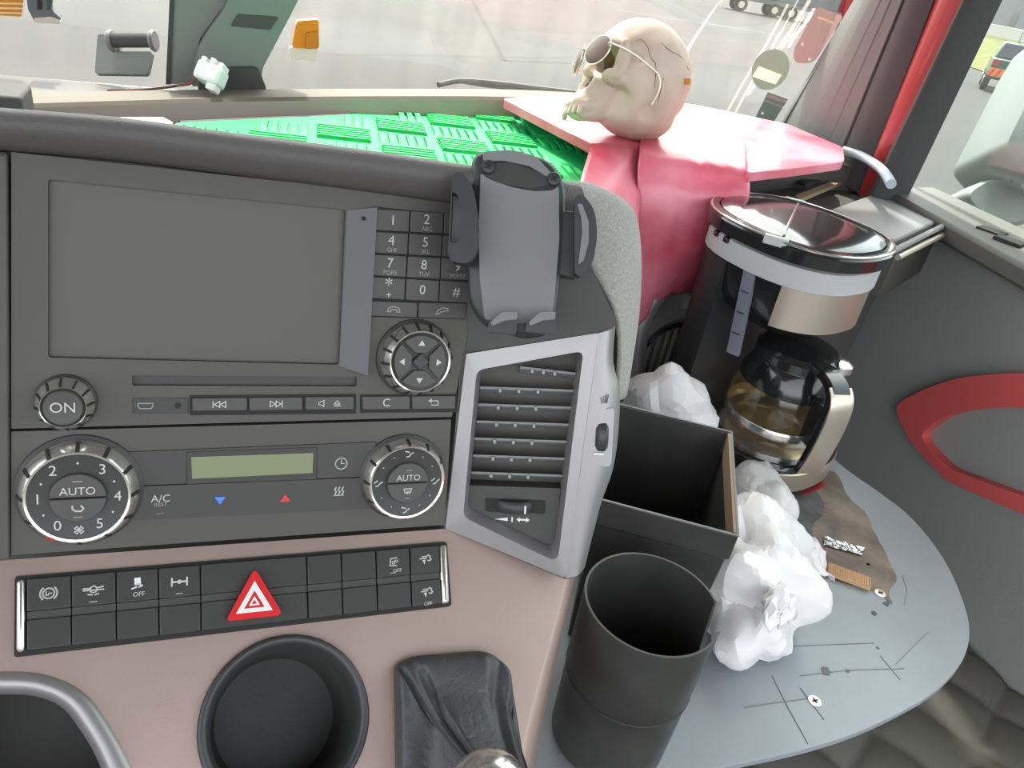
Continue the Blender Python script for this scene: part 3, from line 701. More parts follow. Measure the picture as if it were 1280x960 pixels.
# ================================================================ radio
rd = thing('radio', 'dark dashboard radio with blank screen, keypad and selector dial', 'radio', PA.px(300, 525))
def ring4(x0, y0, x1, y1, x2, y2, x3, y3): return [(x0, y0), (x1, y1), (x2, y2), (x3, y3)]
scr = rp([(60, 224), (432, 262), (424, 456), (60, 447)], 5)
op = rp([(54, 218), (472, 260), (440, 470), (54, 452)], 4)
face = rp([(14, 190), (590, 252), (583, 420), (565, 521), (14, 536)], 2)
slot = rp([(165, 469), (446, 471), (446, 483), (165, 482)], 3)
mb = MB(); mb.plate(PA.poly(face, -.02), PA.poly(face, 0), [(PA.poly(scr, -.018), PA.poly(scr, 0)), (PA.poly(slot, -.018), PA.poly(slot, 0))]); mb.build('faceplate', 'panel', rd)
mb = MB(); mb.plate(PA.poly(scr, -.020), PA.poly(scr, -.0035)); mb.build('screen', 'screen', rd)
mb = MB(); mb.plate(PA.poly(slot, -.02), PA.poly(slot, -.003)); mb.build('disc_slot', 'panel2', rd)
pl = [(434, 263), (470, 259), (458, 468), (424, 457)]; mb = MB()
q = [PA.px(434, 263, .0002), PA.px(470, 259, .004), PA.px(458, 468, .004), PA.px(424, 457, .0002)]; b_ = [PA.px(*p, -.001) for p in pl]; mb.loft([b_, q]); tag(mb.build('side_facet', 'facet', rd), 'paler slanted facet beside the screen')
mb = MB(); c = PA.px(453, 273, .003); mb.lathe(c, PA.n, [(0, .0008), (.0012, .0006), (.0012, 0)], 12); mb.build('pinhole', 'groove', rd)
def key(pts, par, texts=(), h=.0018, m='key', name='key', pl=PA, icon=None, bev=.0006):
    mb = MB(); mb.plate(pl.poly(pts, -.002), pl.poly(pts, h)); k = mb.build(name, m, par, bevel=bev)
    c0 = V((sum(p[0] for p in pts)/len(pts), sum(p[1] for p in pts)/len(pts)))
    for (t, dx, dy, sz, mm) in texts:
        q = MB(); q.text(pl, pl.px(c0.x+dx, c0.y+dy, h), t, sz); q.build('lettering', mm, k)
    if icon:
        for mm, fn in icon:
            q = MB(); fn(q, pl.px(c0.x, c0.y, h)); q.build('symbol', mm, k)
    return k
labs = [('1', ''), ('2', 'ABC'), ('3', 'DEF'), ('4', 'GHI'), ('5', 'JKL'), ('6', 'MNO'), ('7', 'PQRS'), ('8', 'TUV'), ('9', 'WXYZ'), ('*', '+'), ('0', ''), ('#', '')]
# recessed well behind the keypad
pw = [(468, 258), (600, 272), (581, 399), (460, 396)]; mb = MB(); mb.plate(PA.poly(pw, -.001), PA.poly(pw, .0004)); mb.build('keypad_well', 'groove', rd)
for i, (t, s_) in enumerate(labs):
    r_, c_ = divmod(i, 3); x0 = 470.5-r_*1.8+c_*42.2; y0 = 261.5+r_*28.2+c_*2.2
    pts = rp([(x0, y0), (x0+40.5, y0+2.2), (x0+39.5, y0+28.0), (x0-1.2, y0+25.8)], 1.5, 2)
    tx = [(t, 0, (-3 if s_ and t != '*' else (-4 if t == '*' else 0)), .0082 if t != '*' else .011, 'ink')]
    if s_: tx.append((s_, 0, 8.5, .0036 if s_ != '+' else .006, 'inkdim' if s_ != '+' else 'ink'))
    key(pts, rd, tx)
def handset(m_, c): m_.stroke(PA, c, [(-3, -1.2), (-2.6, .4), (-1, 1.1), (1, 1.1), (2.6, .4), (3, -1.2), (1.6, -1.2), (1.4, -.2), (-1.4, -.2), (-1.6, -1.2), (-3, -1.2)], .5, .0013)
def handset2(m_, c): m_.stroke(PA, c, [(-3, -1.8), (-2, .2), (0, 1.3), (2.6, 1.2), (2.8, 0), (1.4, -.1), (-.6, -.6), (-1.6, -1.6), (-3, -1.8)], .5, .0013)
key(rp([(462.5, 376), (521, 378), (520, 396), (461.5, 394)], 1.5, 2), rd, icon=[('inkdim', handset)])
key(rp([(523, 378), (582, 379), (580, 398), (522, 396)], 1.5, 2), rd, icon=[('inkdim', handset2)])
# lower button row
def tri(m_, c, pts, pl=PA, sc=.001): m_.fill(pl, c, pts, sc)
def ic_prev(m_, c):
    m_.stroke(PA, c, [(-3.6, -1.8), (-3.6, 1.8)], .5, .001)
    for dx in (-3, .3): m_.stroke(PA, c, [(dx, 0), (dx+3, 1.8), (dx+3, -1.8), (dx, 0)], .5, .001)
def ic_next(m_, c):
    m_.stroke(PA, c, [(3.6, -1.8), (3.6, 1.8)], .5, .001)
    for dx in (3, -.3): m_.stroke(PA, c, [(dx, 0), (dx-3, 1.8), (dx-3, -1.8), (dx, 0)], .5, .001)
def ic_mute(m_, c):
    c = c-PA.r*.0045
    m_.stroke(PA, c, [(-2, -.8), (-2, .8), (-1, .8), (1, 2), (1, -2), (-1, -.8), (-2, -.8)], .45, .001)
    c = c+PA.r*.009
    m_.stroke(PA, c, [(-1.8, -.4), (0, 1.8), (1.8, -.4), (-1.8, -.4)], .45, .001); m_.stroke(PA, c, [(-1.8, -1.5), (1.8, -1.5)], .5, .001)
def ic_back(m_, c): m_.stroke(PA, c, [(-1.5, -1.6), (2.8, -1.6), (2.8, 1.2), (-2.2, 1.2)], .5, .001); m_.fill(PA, c, [(-3.8, 1.2), (-1.6, 2.5), (-1.6, -.1)], .001)
def ic_usb(m_, c): m_.stroke(PA, c+PA.r*-.0076, [(-3.8, 1.4), (3.8, 1.4), (3.8, -.2), (2.8, -1.6), (-2.8, -1.6), (-3.8, -.2), (-3.8, 1.4)], .55, .001)
def ic_jack(m_, c): m_.fill(PA, c+PA.r*.009, circ(1.7, 14), .001)
key([(165, 497), (236, 496.5), (236, 517), (165, 517)], rd, h=.0003, m='keydark', name='socket_panel', icon=[('inkdim', ic_usb), ('groove', ic_jack)])
bw = [(237, 494), (445, 492), (445, 517), (237, 519)]; mb = MB(); mb.plate(PA.poly(bw, -.001), PA.poly(bw, .0003)); mb.build('button_well', 'groove', rd)
bw = [(450, 493), (571, 492), (570, 515), (450, 516)]; mb = MB(); mb.plate(PA.poly(bw, -.001), PA.poly(bw, .0003)); mb.build('button_well', 'groove', rd)
key([(240, 497), (309, 496.4), (309, 512), (240, 512.6)], rd, icon=[('ink', ic_prev)])
key([(311, 496.4), (378, 495.8), (378, 511.4), (311, 512)], rd, icon=[('ink', ic_next)])
key([(381, 495.6), (442, 495), (442, 510.8), (381, 511.4)], rd, icon=[('ink', ic_mute)])
key([(452, 495), (512, 494.6), (512, 510.5), (452, 511)], rd, [('C', 0, 0, .0072, 'ink')])
key([(514, 494.6), (569, 494.2), (568, 510), (514, 510.5)], rd, icon=[('ink', ic_back)])

def dial(par, pl, x, y, rpx, face_r, hgt, notches, nang=0, mark=None, cap=None):
    """chrome-ringed rotary control; face_r is the black face as a share of the radius"""
    c = pl.px(x, y); r = m_of(pl, x, y, rpx)/.95; fr = r*face_r
    mb = MB(); mb.lathe(c, pl.n, [(r*1.0, 0), (r*1.0, hgt*.35), (r*.985, hgt*.5), (fr*1.09, hgt*.93), (fr*1.05, hgt), (fr, hgt*.97), (fr*.98, hgt*.8)], 48); ring = mb.build('chrome_ring', 'chrome', par, smooth=True)
    mb = MB(); mb.lathe(c, pl.n, [(r*1.08, 0), (r*1.07, hgt*.12), (r*.99, hgt*.2)], 48); mb.build('bezel', 'keydark', par, smooth=True)
    mb = MB(); mb.lathe(c, pl.n, [(0, hgt*.86), (fr*.93, hgt*.86), (fr, hgt*.9), (fr, hgt*.4)], 48); f = mb.build('dial_face', 'keydark', par, smooth=True)
    for k in range(notches):
        a = 2*math.pi*k/notches+nang; d_ = pl.r*math.cos(a)+pl.up*math.sin(a); t_ = pl.n.cross(d_)
        mm = 'groove'
        if mark is not None and k == mark: mm = 'red'
        mb = MB(); w = r*.035 if mm == 'groove' else r*.06
        i0, o0_ = c+d_*(fr*1.05)+pl.n*(hgt*.985), c+d_*(r*.995)+pl.n*(hgt*.47)
        nn = (d_*hgt*.5+pl.n*(r-fr)).normalized()*.0006
        mb.prism([i0-t_*w, o0_-t_*w, o0_+t_*w, i0+t_*w], nn); mb.build('notch' if mm == 'groove' else 'red_marker', mm, ring)
    return c, r, fr, f
# power knob
c, r, fr, f = dial(rd, PA, 83, 502, 31, .74, .014, 12, .1)
mb = MB(); mb.lathe(c, PA.n, [(0, .0135), (fr*.5, .0138), (fr*.85, .0145), (fr*.95, .0125), (fr*.96, .008)], 40); k = mb.build('knob_cap', 'key', rd, smooth=True)
mb = MB(); mb.text(PA, c+PA.n*.0142, 'ON', .0078); mb.build('lettering', 'ink', k)
# selector dial
c, r, fr, f = dial(rd, PA, 518, 447, 43, .80, .014, 16, .1)
for k in range(4):
    a0 = math.pi/4+k*math.pi/2+.06; a1 = a0+math.pi/2-.12; mb = MB()
    pts = [(fr*.36*math.cos(a0+.12), fr*.36*math.sin(a0+.12)), (fr*.36*math.cos(a1-.12), fr*.36*math.sin(a1-.12))]+circ(fr*.9, 10, a0=a1, a1=a0)
    mb.prism([c+PA.r*x+PA.up*y+PA.n*.0118 for x, y in pts], PA.n*.0022); kk = mb.build('rocker', 'key', rd, bevel=.0004)
    am_ = (a0+a1)/2; e = PA.r*math.cos(am_)+PA.up*math.sin(am_); t_ = PA.n.cross(e); q = c+e*fr*.62+PA.n*.0141
    mb = MB(); mb.prism([q+e*.0022, q-e*.0012+t_*.0021, q-e*.0012-t_*.0021], PA.n*.0003); mb.build('arrow', 'ink', kk)
mb = MB(); mb.prism([c+PA.r*x+PA.up*y+PA.n*.0118 for x, y in circ(fr*.30, 4)], PA.n*.003); mb.build('centre_button', 'keydark', rd, bevel=.0005)

# ================================================================ climate unit
cu_ = thing('climate_unit', 'climate control unit with two chrome dials and green display', 'control panel', PA.px(290, 690))
cf = rp([(14, 539.5), (564, 524.5), (556, 656), (14, 694)], 2)
mb = MB(); mb.plate(PA.poly(cf, -.02), PA.poly(cf, 0)); mb.build('faceplate', 'panel', cu_)
st = [(120, 566), (470, 552), (470, 594), (120, 607)]; mb = MB(); mb.plate(PA.poly(st, -.001), PA.poly(st, .0012)); mb.build('display_strip', 'panel2', cu_, bevel=.0005)
st = [(120, 609), (480, 595), (480, 634), (120, 652)]; mb = MB(); mb.plate(PA.poly(st, -.001), PA.poly(st, .0016)); bs = mb.build('button_strip', 'panel2', cu_, bevel=.0008)
st = [(233, 564), (396, 558), (396, 598), (233, 604)]; mb = MB(); mb.plate(PA.poly(st, 0), PA.poly(st, .0018)); mb.build('display_frame', 'keydark', cu_, bevel=.0005)
st = [(239, 570), (391, 565), (390, 590), (240, 597)]; mb = MB(); mb.plate(PA.poly(st, 0), PA.poly(st, .0021)); tag(mb.build('display', 'lcd', cu_), 'dull green blank display')
def sym(x, y, fn, m, par, h=.0017, pl=PA, name='symbol'):
    q = MB(); fn(q, pl.px(x, y, h)); return q.build(name, m, par)
def letter(x, y, t, size, m, par, h=.0017, pl=PA):
    q = MB(); q.text(pl, pl.px(x, y, h), t, size); return q.build('lettering', m, par)
letter(201, 622, 'A/C', .0062, 'ink', bs); letter(201, 629.5, 'REST', .0032, 'inkdim', bs); letter(200, 640, '—', .004, 'inkdim', bs)
sym(275, 624, lambda q, c: q.fill(PA, c, [(-3.2, 2.2), (3.2, 2.2), (0, -2.6)], .001), 'blue', bs)
sym(356, 621, lambda q, c: q.fill(PA, c, [(-3.2, -2.4), (3.2, -2.4), (0, 2.4)], .001), 'redtri', bs)
def ic_heat(q, c):
    for dx in (-2.2, 0, 2.2): q.stroke(PA, c, [(dx, -2), (dx+.7, -.8), (dx-.5, .6), (dx+.3, 2.2)], .7, .001)
    q.stroke(PA, c, [(-3, -3), (3, -3)], .5, .001)
sym(423, 612, ic_heat, 'ink', bs)
def ic_clock(q, c): q.stroke(PA, c, circ(3.6, 20)+[(3.6, 0)], .55, .001); q.stroke(PA, c, [(0, 2.2), (0, 0), (2, 0)], .5, .001)
sym(426, 578.5, ic_clock, 'ink', bs, h=.0013)
def polar(x, y, rpx, a, pl=PA):      # a in degrees clockwise from the top
    c = pl.px(x, y); r = m_of(pl, x, y, rpx); return c+pl.r*(r*math.sin(R(a)))+pl.up*(r*math.cos(R(a)))
# fan dial
hd = .013; c, r, fr, f = dial(cu_, PA, 101, 612, 63.5, .82, hd, 12, R(240-0), mark=0)
for a, t in ((-148, '0'), (-92, '1'), (-38, '2'), (38, '3'), (92, '4'), (148, '5')):
    q = MB(); q.text(PA, polar(101, 612, 43, a)+PA.n*hd*.87, t, .0082); q.build('lettering', 'ink', f)
for a in (-120, -65, 0, 65, 120):
    q = MB(); q.fill(PA, polar(101, 612, 43, a)+PA.n*hd*.87, circ(.6, 8), .001); q.build('dot', 'ink', f)
def ic_fan(q, c):
    for k in range(4):
        a = k*math.pi/2+.4; q.stroke(PA, c, [(0, 0), (2.4*math.cos(a), 2.4*math.sin(a)), (2.4*math.cos(a+.8), 2.4*math.sin(a+.8)), (0, 0)], .5, .001)
q = MB(); ic_fan(q, polar(101, 612, 43, 180)+PA.n*hd*.87); q.build('symbol', 'ink', f)
def split(par, pl, c, r, h0, h1):
    out = []
    for s_ in (1, -1):
        pts = circ(r, 16, a0=.03 if s_ > 0 else math.pi+.03, a1=math.pi-.03 if s_ > 0 else 2*math.pi-.03); mb = MB()
        mb.prism([c+pl.r*x+pl.up*y+pl.n*h0 for x, y in pts], pl.n*(h1-h0)); out.append(mb.build('centre_button', 'key', par, bevel=.0006))
    return out
up_, lo_ = split(cu_, PA, c, fr*.56, hd*.84, hd*.84+.003)
hz = PA.n*(hd*.84+.0031)
q = MB(); q.text(PA, c+PA.up*.004+hz, 'AUTO', .0062); q.build('lettering', 'ink', up_)
q = MB(); q.stroke(PA, c+PA.up*.0098+hz, [(-2, 0), (2, 0)], .6, .001); q.build('symbol', 'inkdim', up_)
def ic_recirc(q, c): q.stroke(PA, c, [(-2.6, 1.2), (-2.6, -.3), (-1, -1.6), (1.4, -1.6), (2.8, -.2), (1.6, 1.2)], .8, .001)
q = MB(); ic_recirc(q, c-PA.up*.0055+hz); q.build('symbol', 'ink', lo_)
q = MB(); q.stroke(PA, c-PA.up*.0105+hz, [(-2, 0), (2, 0)], .5, .001); q.build('symbol', 'inkdim', lo_)
# air distribution dial
c, r, fr, f = dial(cu_, PA, 503, 595, 48.5, .86, hd, 12, 0, mark=0)
def ic_man(k):
    def fn(q, c):
        q.stroke(PA, c, [(-1.2, -2), (.2, -1.8), (1.0, -.4), (2.6, .6)], .7, .001)
        q.stroke(PA, c, [(-2.4, .2), (-.6, 1.5)] if k % 2 else [(-2.2, 1.6), (0, 1.0)], .7, .001)
    return fn
for k, a in enumerate((0, 90, 180, 270)):
    q = MB(); ic_man(k)(q, polar(503, 595, 36, a)+PA.n*hd*.87); q.build('symbol', 'ink', f)
for a in (30, 58, 122, 150, 210, 238, 302, 330):
    q = MB(); q.fill(PA, polar(503, 595, 36, a)+PA.n*hd*.87, circ(.55, 8), .001); q.build('dot', 'inkdim', f)
up_, lo_ = split(cu_, PA, c, fr*.58, hd*.84, hd*.84+.003)
q = MB(); q.text(PA, c+PA.up*.0035+hz, 'AUTO', .0056); q.build('lettering', 'ink', up_)
q = MB(); q.stroke(PA, c+PA.up*.0085+hz, [(-1.6, 0), (1.6, 0)], .5, .001); q.build('symbol', 'inkdim', up_)
q = MB(); q.stroke(PA, c-PA.up*.005+hz, [(-2.6, 1.4), (2.6, 1.4), (1.8, -1.2), (-1.8, -1.2), (-2.6, 1.4)], .5, .001)
for dx in (-1, 0, 1): q.stroke(PA, c-PA.up*.005+hz, [(dx, -2), (dx+.3, 0)], .4, .001)
q.build('symbol', 'ink', lo_)
q = MB(); q.stroke(PA, c-PA.up*.010+hz, [(-1.6, 0), (1.6, 0)], .45, .001); q.build('symbol', 'inkdim', lo_)

# ================================================================ side vent
vt = thing('air_vent', 'silver framed side air vent with dark horizontal slats', 'air vent', PC.px(640, 700))
vo = rp([(583, 442), (748, 416), (707, 722), (557, 660)], [2, 3, 6, 3], 5)
vi = rp([(596, 462), (729, 438), (697, 702), (579, 645)], [10, 10, 14, 10], 5)
vi2 = rp([(600, 466), (725, 443), (693, 692), (583, 640)], [8, 8, 12, 8], 5)
mb = MB()
mb.loft([PC.poly(vo, -.02), PC.poly(vo, .001), PC.poly(vi, .002), PC.poly(vi2, -.006), PC.poly(vi2, -.03)], cap0=False, cap1=False); mb.build('bezel', 'silver2', vt, smooth=True, ang=35)
mb = MB(); mb.plate(PC.poly(vi2, -.034), PC.poly(vi2, -.022)); mb.build('duct', 'panel', vt)
def lx(y): return 600+(583-600)*(y-466)/(640-466)
def rx(y): return 725+(693-725)*(y-443)/(692-443)
for k in range(7):
    y = 464+k*21.6; x0 = lx(y)+.5; x1 = rx(y+4)-.5
    if k == 0: x0 = 606
    a0, a1 = PC.px(x0, y, -.008), PC.px(x1, y+4.2, -.008); dn = (PC.n*-.013-PC.up*.0055)
    if k == 0: a0 = PC.px(650, y-4, -.008)
    mb = MB(); mb.prism([a0, a1, a1+dn, a0+dn], PC.up*-.0018); mb.build('slat', 'slat', vt, bevel=.0004)
    for f_ in (.22, .42, .62):
        q = a0.lerp(a1, f_)-PC.up*.0022+PC.n*.0005; mb = MB(); mb.box(q, PC.r*.0009, PC.up*.0012, PC.n*.0012); mb.build('peg', 'inkdim', vt)
lp = rp([(585, 612), (702, 616), (694, 692), (582, 640)], [2, 2, 12, 8]); mb = MB(); mb.plate(PC.poly(lp, -.03), PC.poly(lp, -.009)); lpn = mb.build('lower_panel', 'panel2', vt, bevel=.001)
w_ = rp([(606, 628), (682, 631), (682, 648), (606, 645)], 3); mb = MB(); mb.plate(PC.poly(w_, -.012), PC.poly(w_, -.0085)); mb.build('wheel_well', 'groove', vt)
wc = PC.px(643, 638, -.018); mb = MB(); mb.lathe(wc-PC.up*.0042, PC.up, [(0, 0), (.0150, 0), (.0165, .002), (.0165, .0064), (.0150, .0084), (0, .0084)], 36); tw = mb.build('thumb_wheel', 'black', vt, smooth=True)
mb = MB(); mb.box(PC.px(656.5, 639, -.0035), PC.r*.0006, PC.up*.0028, PC.n*.0012); mb.build('marker', 'white', tw)
q = MB(); cc_ = PC.px(640, 655, -.0088); q.fill(PC, cc_-PC.r*.0075, [(-4.5, -.1), (4.5, 1.2), (4.5, -1.2)], .001); q.fill(PC, cc_, [(-.5, 1.8), (.5, 1.8), (.5, -1.8), (-.5, -1.8)], .001)
q.fill(PC, cc_+PC.r*.0075, [(-4.5, 0), (-2.2, 1.8), (-2.2, .6), (2.2, .6), (2.2, 1.8), (4.5, 0), (2.2, -1.8), (2.2, -.6), (-2.2, -.6), (-2.2, -1.8)], .001); q.build('symbol', 'white', lpn)
# wrap-around side of the frame with the upright wheel
le = [(748, 416), (743, 455), (737, 500), (731, 545), (725, 590), (718, 640), (707, 722)]
re_ = [(772, 409), (769, 455), (777, 492), (775, 545), (768, 592), (752, 640), (733, 716)]
rows = []
for a_, b_ in zip(cr(le, 4), cr(re_, 4)):
    mx_ = (a_[0]*.45+b_[0]*.55); my_ = (a_[1]+b_[1])/2
    rows.append(list(cr([PC.px(*a_, .001), PC.px(mx_, my_, .001), PC.px(b_[0]-2, b_[1], -.007), PC.px(b_[0], b_[1], -.016), PC.px(b_[0]-6, b_[1], -.05)], 3)))
mb = MB(); mb.grid(rows); mb.build('side_wrap', 'silver2', vt, smooth=True, ang=180)
rc = rp([(744, 514), (768, 508), (764, 584), (736, 580)], 8); mb = MB(); mb.plate(PC.poly(rc, -.004), PC.poly(rc, .0012)); mb.build('wheel_frame', 'silver2', vt, bevel=.001)
wc = PC.px(752, 546, -.0105); mb = MB(); mb.lathe(wc-PC.r*.0042, PC.r, [(0, 0), (.0135, 0), (.0152, .0018), (.0152, .0066), (.0135, .0084), (0, .0084)], 36); uw = mb.build('thumb_wheel', 'black', vt, smooth=True)
mb = MB(); mb.box(PC.px(748, 566, .0022), PC.r*.0034, PC.up*.0006, PC.n*.0008); mb.build('marker', 'white', uw)
for k in range(4):
    mb = MB(); b0 = PC.px(751.5+k*2.2, 503, .0014); mb.stroke(PC, b0, [(0, 0), ((k-1.5)*.5+.2, 3.8+.6*k)], .5, .001); mb.build('symbol', 'black', vt)

# ================================================================ silver centre console
cs = thing('centre_console', 'silver centre console with cup holder and storage opening', 'console', PB.px(350, 940))
co_ = [(-40, 703.5), (558, 661), (707, 724.5), (690, 790), (668, 870), (645, 965), (632, 1040), (-40, 1040)]
cupc = (358, 902); CR_ = m_of(PB, *cupc, 99)/.97
cc_ = PB.px(*cupc)
def bcirc(r, h, n=40): return [cc_+PB.r*(r*math.cos(2*math.pi*i/n))+PB.up*(r*math.sin(2*math.pi*i/n))+PB.n*h for i in range(n)]
opn = rp([(-60, 868), (40, 868), (78, 882), (118, 940), (150, 1030), (-60, 1030)], [2, 20, 30, 30, 2, 2])
opo = rp([(-60, 838), (52, 840), (108, 862), (152, 930), (196, 1030), (-60, 1030)], [2, 24, 34, 34, 2, 2])
mb = MB(); mb.plate(PB.poly(co_, -.012), PB.poly(co_, 0), [(bcirc(CR_*.95, -.012), bcirc(CR_*.95, 0)), (PB.poly(opo, -.012), PB.poly(opo, 0))]); mb.build('faceplate', 'silver', cs)
mb = MB(); mb.loft([PB.poly(opo, .0), PB.poly([(x*.6+y_*.4, y*.6+z_*.4) for (x, y), (y_, z_) in zip(opo, opn)], .006), PB.poly(opn, -.004), PB.poly(opn, -.02)], cap0=False, cap1=False); mb.build('opening_lip', 'silver2', cs, smooth=True, ang=180)
mb = MB(); mb.loft([PB.poly(opn, -.018), PB.poly(opn, -.05)], cap0=False); mb.build('storage_recess', 'panel2', cs)
ed = cr([(707, 724), (690, 790), (668, 870), (645, 965), (632, 1040)], 4); em = cr([(716, 722), (701, 790), (681, 870), (660, 965), (650, 1040)], 4); eo = cr([(726, 720), (711, 790), (693, 870), (675, 965), (665, 1040)], 4)
rows = [[PB.px(*a_, 0), PB.px(*b_, -.002), PB.px(*c_, -.010), PB.px(c_[0]+2, c_[1], -.02), PB.px(c_[0], c_[1], -.20)] for a_, b_, c_ in zip(ed, em, eo)]
mb = MB(); mb.grid(rows); mb.build('side_edge', 'silver', cs, smooth=True, ang=180)
mb = MB(); mb.loft([bcirc(CR_*.96, -.002), bcirc(CR_*1.02, .001), bcirc(CR_, .004), bcirc(CR_*.95, .0045), bcirc(CR_*.90, .001), bcirc(CR_*.87, -.004)], cap0=False, cap1=False); mb.build('cup_ring', 'black', cs, smooth=True, ang=180)
mb = MB(); mb.loft([bcirc(CR_*.88, -.003), bcirc(CR_*.86, -.03), bcirc(CR_*.84, -.055), bcirc(CR_*.78, -.060), bcirc(.004, -.060)], cap0=False); mb.build('cup_well', 'binblack', cs, smooth=True, ang=50)

# switch bar
sw = thing('rocker_switch_unit', 'black switch panel with red hazard button on the silver console', 'switch panel', PB.px(290, 815))
so_ = rp([(19, 721), (558, 677), (564, 758), (18, 822)], 5); mb = MB(); mb.plate(PB.poly(so_, -.01), PB.poly(so_, .0012)); mb.build('frame', 'groove', sw, bevel=.001)
def tY(x): return 723.5+(680-723.5)*(x-22)/(556-22)
def bY(x): return 818+(756-818)*(x-22)/(560-22)
def scell(x0, x1, f0, f1, dx=0.0):
    def P_(x, f): return (x+(x-290)*.012*f*0+f*(.006*(x-22)), tY(x)+(bY(x)-tY(x))*f)
    return [P_(x0, f0), P_(x1, f0), P_(x1, f1), P_(x0, f1)]
for (a_, b_) in ((21.5, 33), (547.5, 557)):
    lo = scell(a_, b_, .02, .98); mb = MB(); c4 = PB.poly(lo, 0); h4 = PB.poly(lo, .004); mid = [c4[0].lerp(c4[1], .5)+PB.n*.006, c4[3].lerp(c4[2], .5)+PB.n*.006]
    mb.loft([c4, h4]); mb.build('chrome_end', 'chrome', sw, bevel=.002)
xs = [34.5, 90, 145.5, 198, 250]; xr = [382, 425, 468, 510, 547]
def brake(q, c):
    q.stroke(PB, c, circ(2.7, 18)+[(2.7, 0)], .7, .001)
    for s_ in (0, math.pi): q.stroke(PB, c, circ(4.0, 8, a0=s_-.8, a1=s_+.8), .8, .001)
    q.stroke(PB, c, [(-1.2, 1), (-1.2, -1), (0, -1), (0, 0), (1.4, 0)], .5, .001)
def axle1(q, c):
    q.stroke(PB, c, [(-5, .6), (-2, .6)], .7, .001); q.stroke(PB, c, circ(1.7, 12)+[(1.7, 0)], .7, .001); q.stroke(PB, c, [(-5, -.4), (5, -.4)], .6, .001); q.stroke(PB, c, [(1.8, .6), (4.6, 1.2)], .7, .001)
    q.stroke(PB, c, [(-2.6, -2.6), (-.6, -3)], .6, .001); q.stroke(PB, c, [(.8, -3), (2.6, -2.4)], .6, .001)
def asr(q, c):
    q.fill(PB, c, [(-1.6, 4.2), (1.6, 4.4), (1.9, 1.0), (-1.4, .8)], .001); q.stroke(PB, c, [(-1.4, .4), (1.8, .5), (1.6, -.6)], .4, .001); q.stroke(PB, c, [(-2.6, -1.6), (-.4, -.9)], .7, .001); q.stroke(PB, c, [(1, -.9), (2.6, -.2)], .7, .001)
def difl(q, c):
    q.fill(PB, c, circ(1.2, 10), .001); q.stroke(PB, c, [(-3.8, 0), (3.8, 0)], .9, .001)
    for x in (-4, 4): q.stroke(PB, c, [(x, -2), (x, 2)], .9, .001)
def lorryic(q, c):
    q.stroke(PB, c, [(2.4, 3), (-1.6, 2.6), (-2.4, -1.8), (1.8, -2)], .6, .001); q.stroke(PB, c, circ(.9, 10)+[(.9, 0)], .5, .001); q.stroke(PB, c, [(1, 1.4), (3, 1.4), (3, .2), (1, .2), (1, 1.4)], .35, .001)
def exh(q, c):
    q.fill(PB, c, [(-1.4, 0), (.2, 0), (-.6, -2.2)], .0013); q.stroke(PB, c, [(-2.6, .6), (.6, .8)], .5, .0013); q.stroke(PB, c, [(-1.6, 1.6), (.4, 1.7)], .4, .0013)
    q.stroke(PB, c, [(.8, 1.6), (1.8, 2.2), (2.8, 1.6), (2.4, .8), (3.2, .2), (2.4, -.6), (1.4, -.4)], .5, .0013)
up_ic = {0: [('ink', brake)], 1: [('ink', axle1)], 2: [('white', asr)], 3: [('ink', difl)]}
off = {2}
for (grid_, base) in ((xs, 0), (xr, 10)):
    for i in range(4):
        x0, x1 = grid_[i]+.8, grid_[i+1]-.8; n_ = base+i
        ic = up_ic.get(n_) or ({12: [('ink', lorryic)], 13: [('ink', exh)]}.get(n_))
        tx = []
        if n_ == 2: tx.append(('OFF', 2, 11, .0035, 'ink'))
        if n_ == 12: tx.append(('OFF', 5, 10, .0032, 'ink'))
        k = key(scell(x0, x1, .03, .455), sw, tx, h=.0042, m='keydark', name='switch', pl=PB, icon=ic)
        if n_ in (1, 3, 12): q = MB(); pt = scell(x0, x1, .40, .41); q.stroke(PB, PB.px((x0+x1)/2, pt[0][1]-1.5, .0043), [(-1.6, 0), (1.6, 0)], .6, .001); q.build('symbol', 'inkdim', k)
        ic = [('ink', exh)] if n_ == 13 else None
        key(scell(x0, x1, .57, .965), sw, [('OFF', 2, 14, .0032, 'ink')] if n_ == 13 else [], h=.0042, m='keydark', name='switch', pl=PB, icon=ic)
        mb = MB(); sc4 = scell(x0, x1, .46, .565); mb.plate(PB.poly(sc4, 0), PB.poly(sc4, .0028)); mb.build('switch_gap', 'panel2', sw)
key(scell(250.8, 381.2, .03, .455), sw, h=.0042, m='keydark', name='blank_plate', pl=PB); key(scell(250.8, 381.2, .57, .965), sw, h=.0042, m='keydark', name='blank_plate', pl=PB)
mb = MB(); sc4 = scell(250.8, 381.2, .46, .565); mb.plate(PB.poly(sc4, 0), PB.poly(sc4, .0028)); mb.build('switch_gap', 'panel2', sw)
hzp = rp([(317, 712), (352, 770), (281, 778)], 9, 6); mb = MB(); mb.plate(PB.poly(hzp, 0), PB.poly(hzp, .008)); hb = tag(mb.build('hazard_button', 'red', sw, bevel=.002), 'red triangular hazard button')
def tri_ring(o_, i_, h):
    mb = MB(); mb.plate(PB.poly(o_, h), PB.poly(o_, h+.0004), [(PB.poly(i_, h), PB.poly(i_, h+.0004))]); return mb
tc_ = V((316.5, 755))
def trik(k): return [(tc_.x+(x-tc_.x)*k, tc_.y+(y-tc_.y)*k) for x, y in [(317, 718), (348, 768), (285, 774.5)]]
tri_ring(trik(.72), trik(.40), .0081).build('symbol', 'white', hb); 
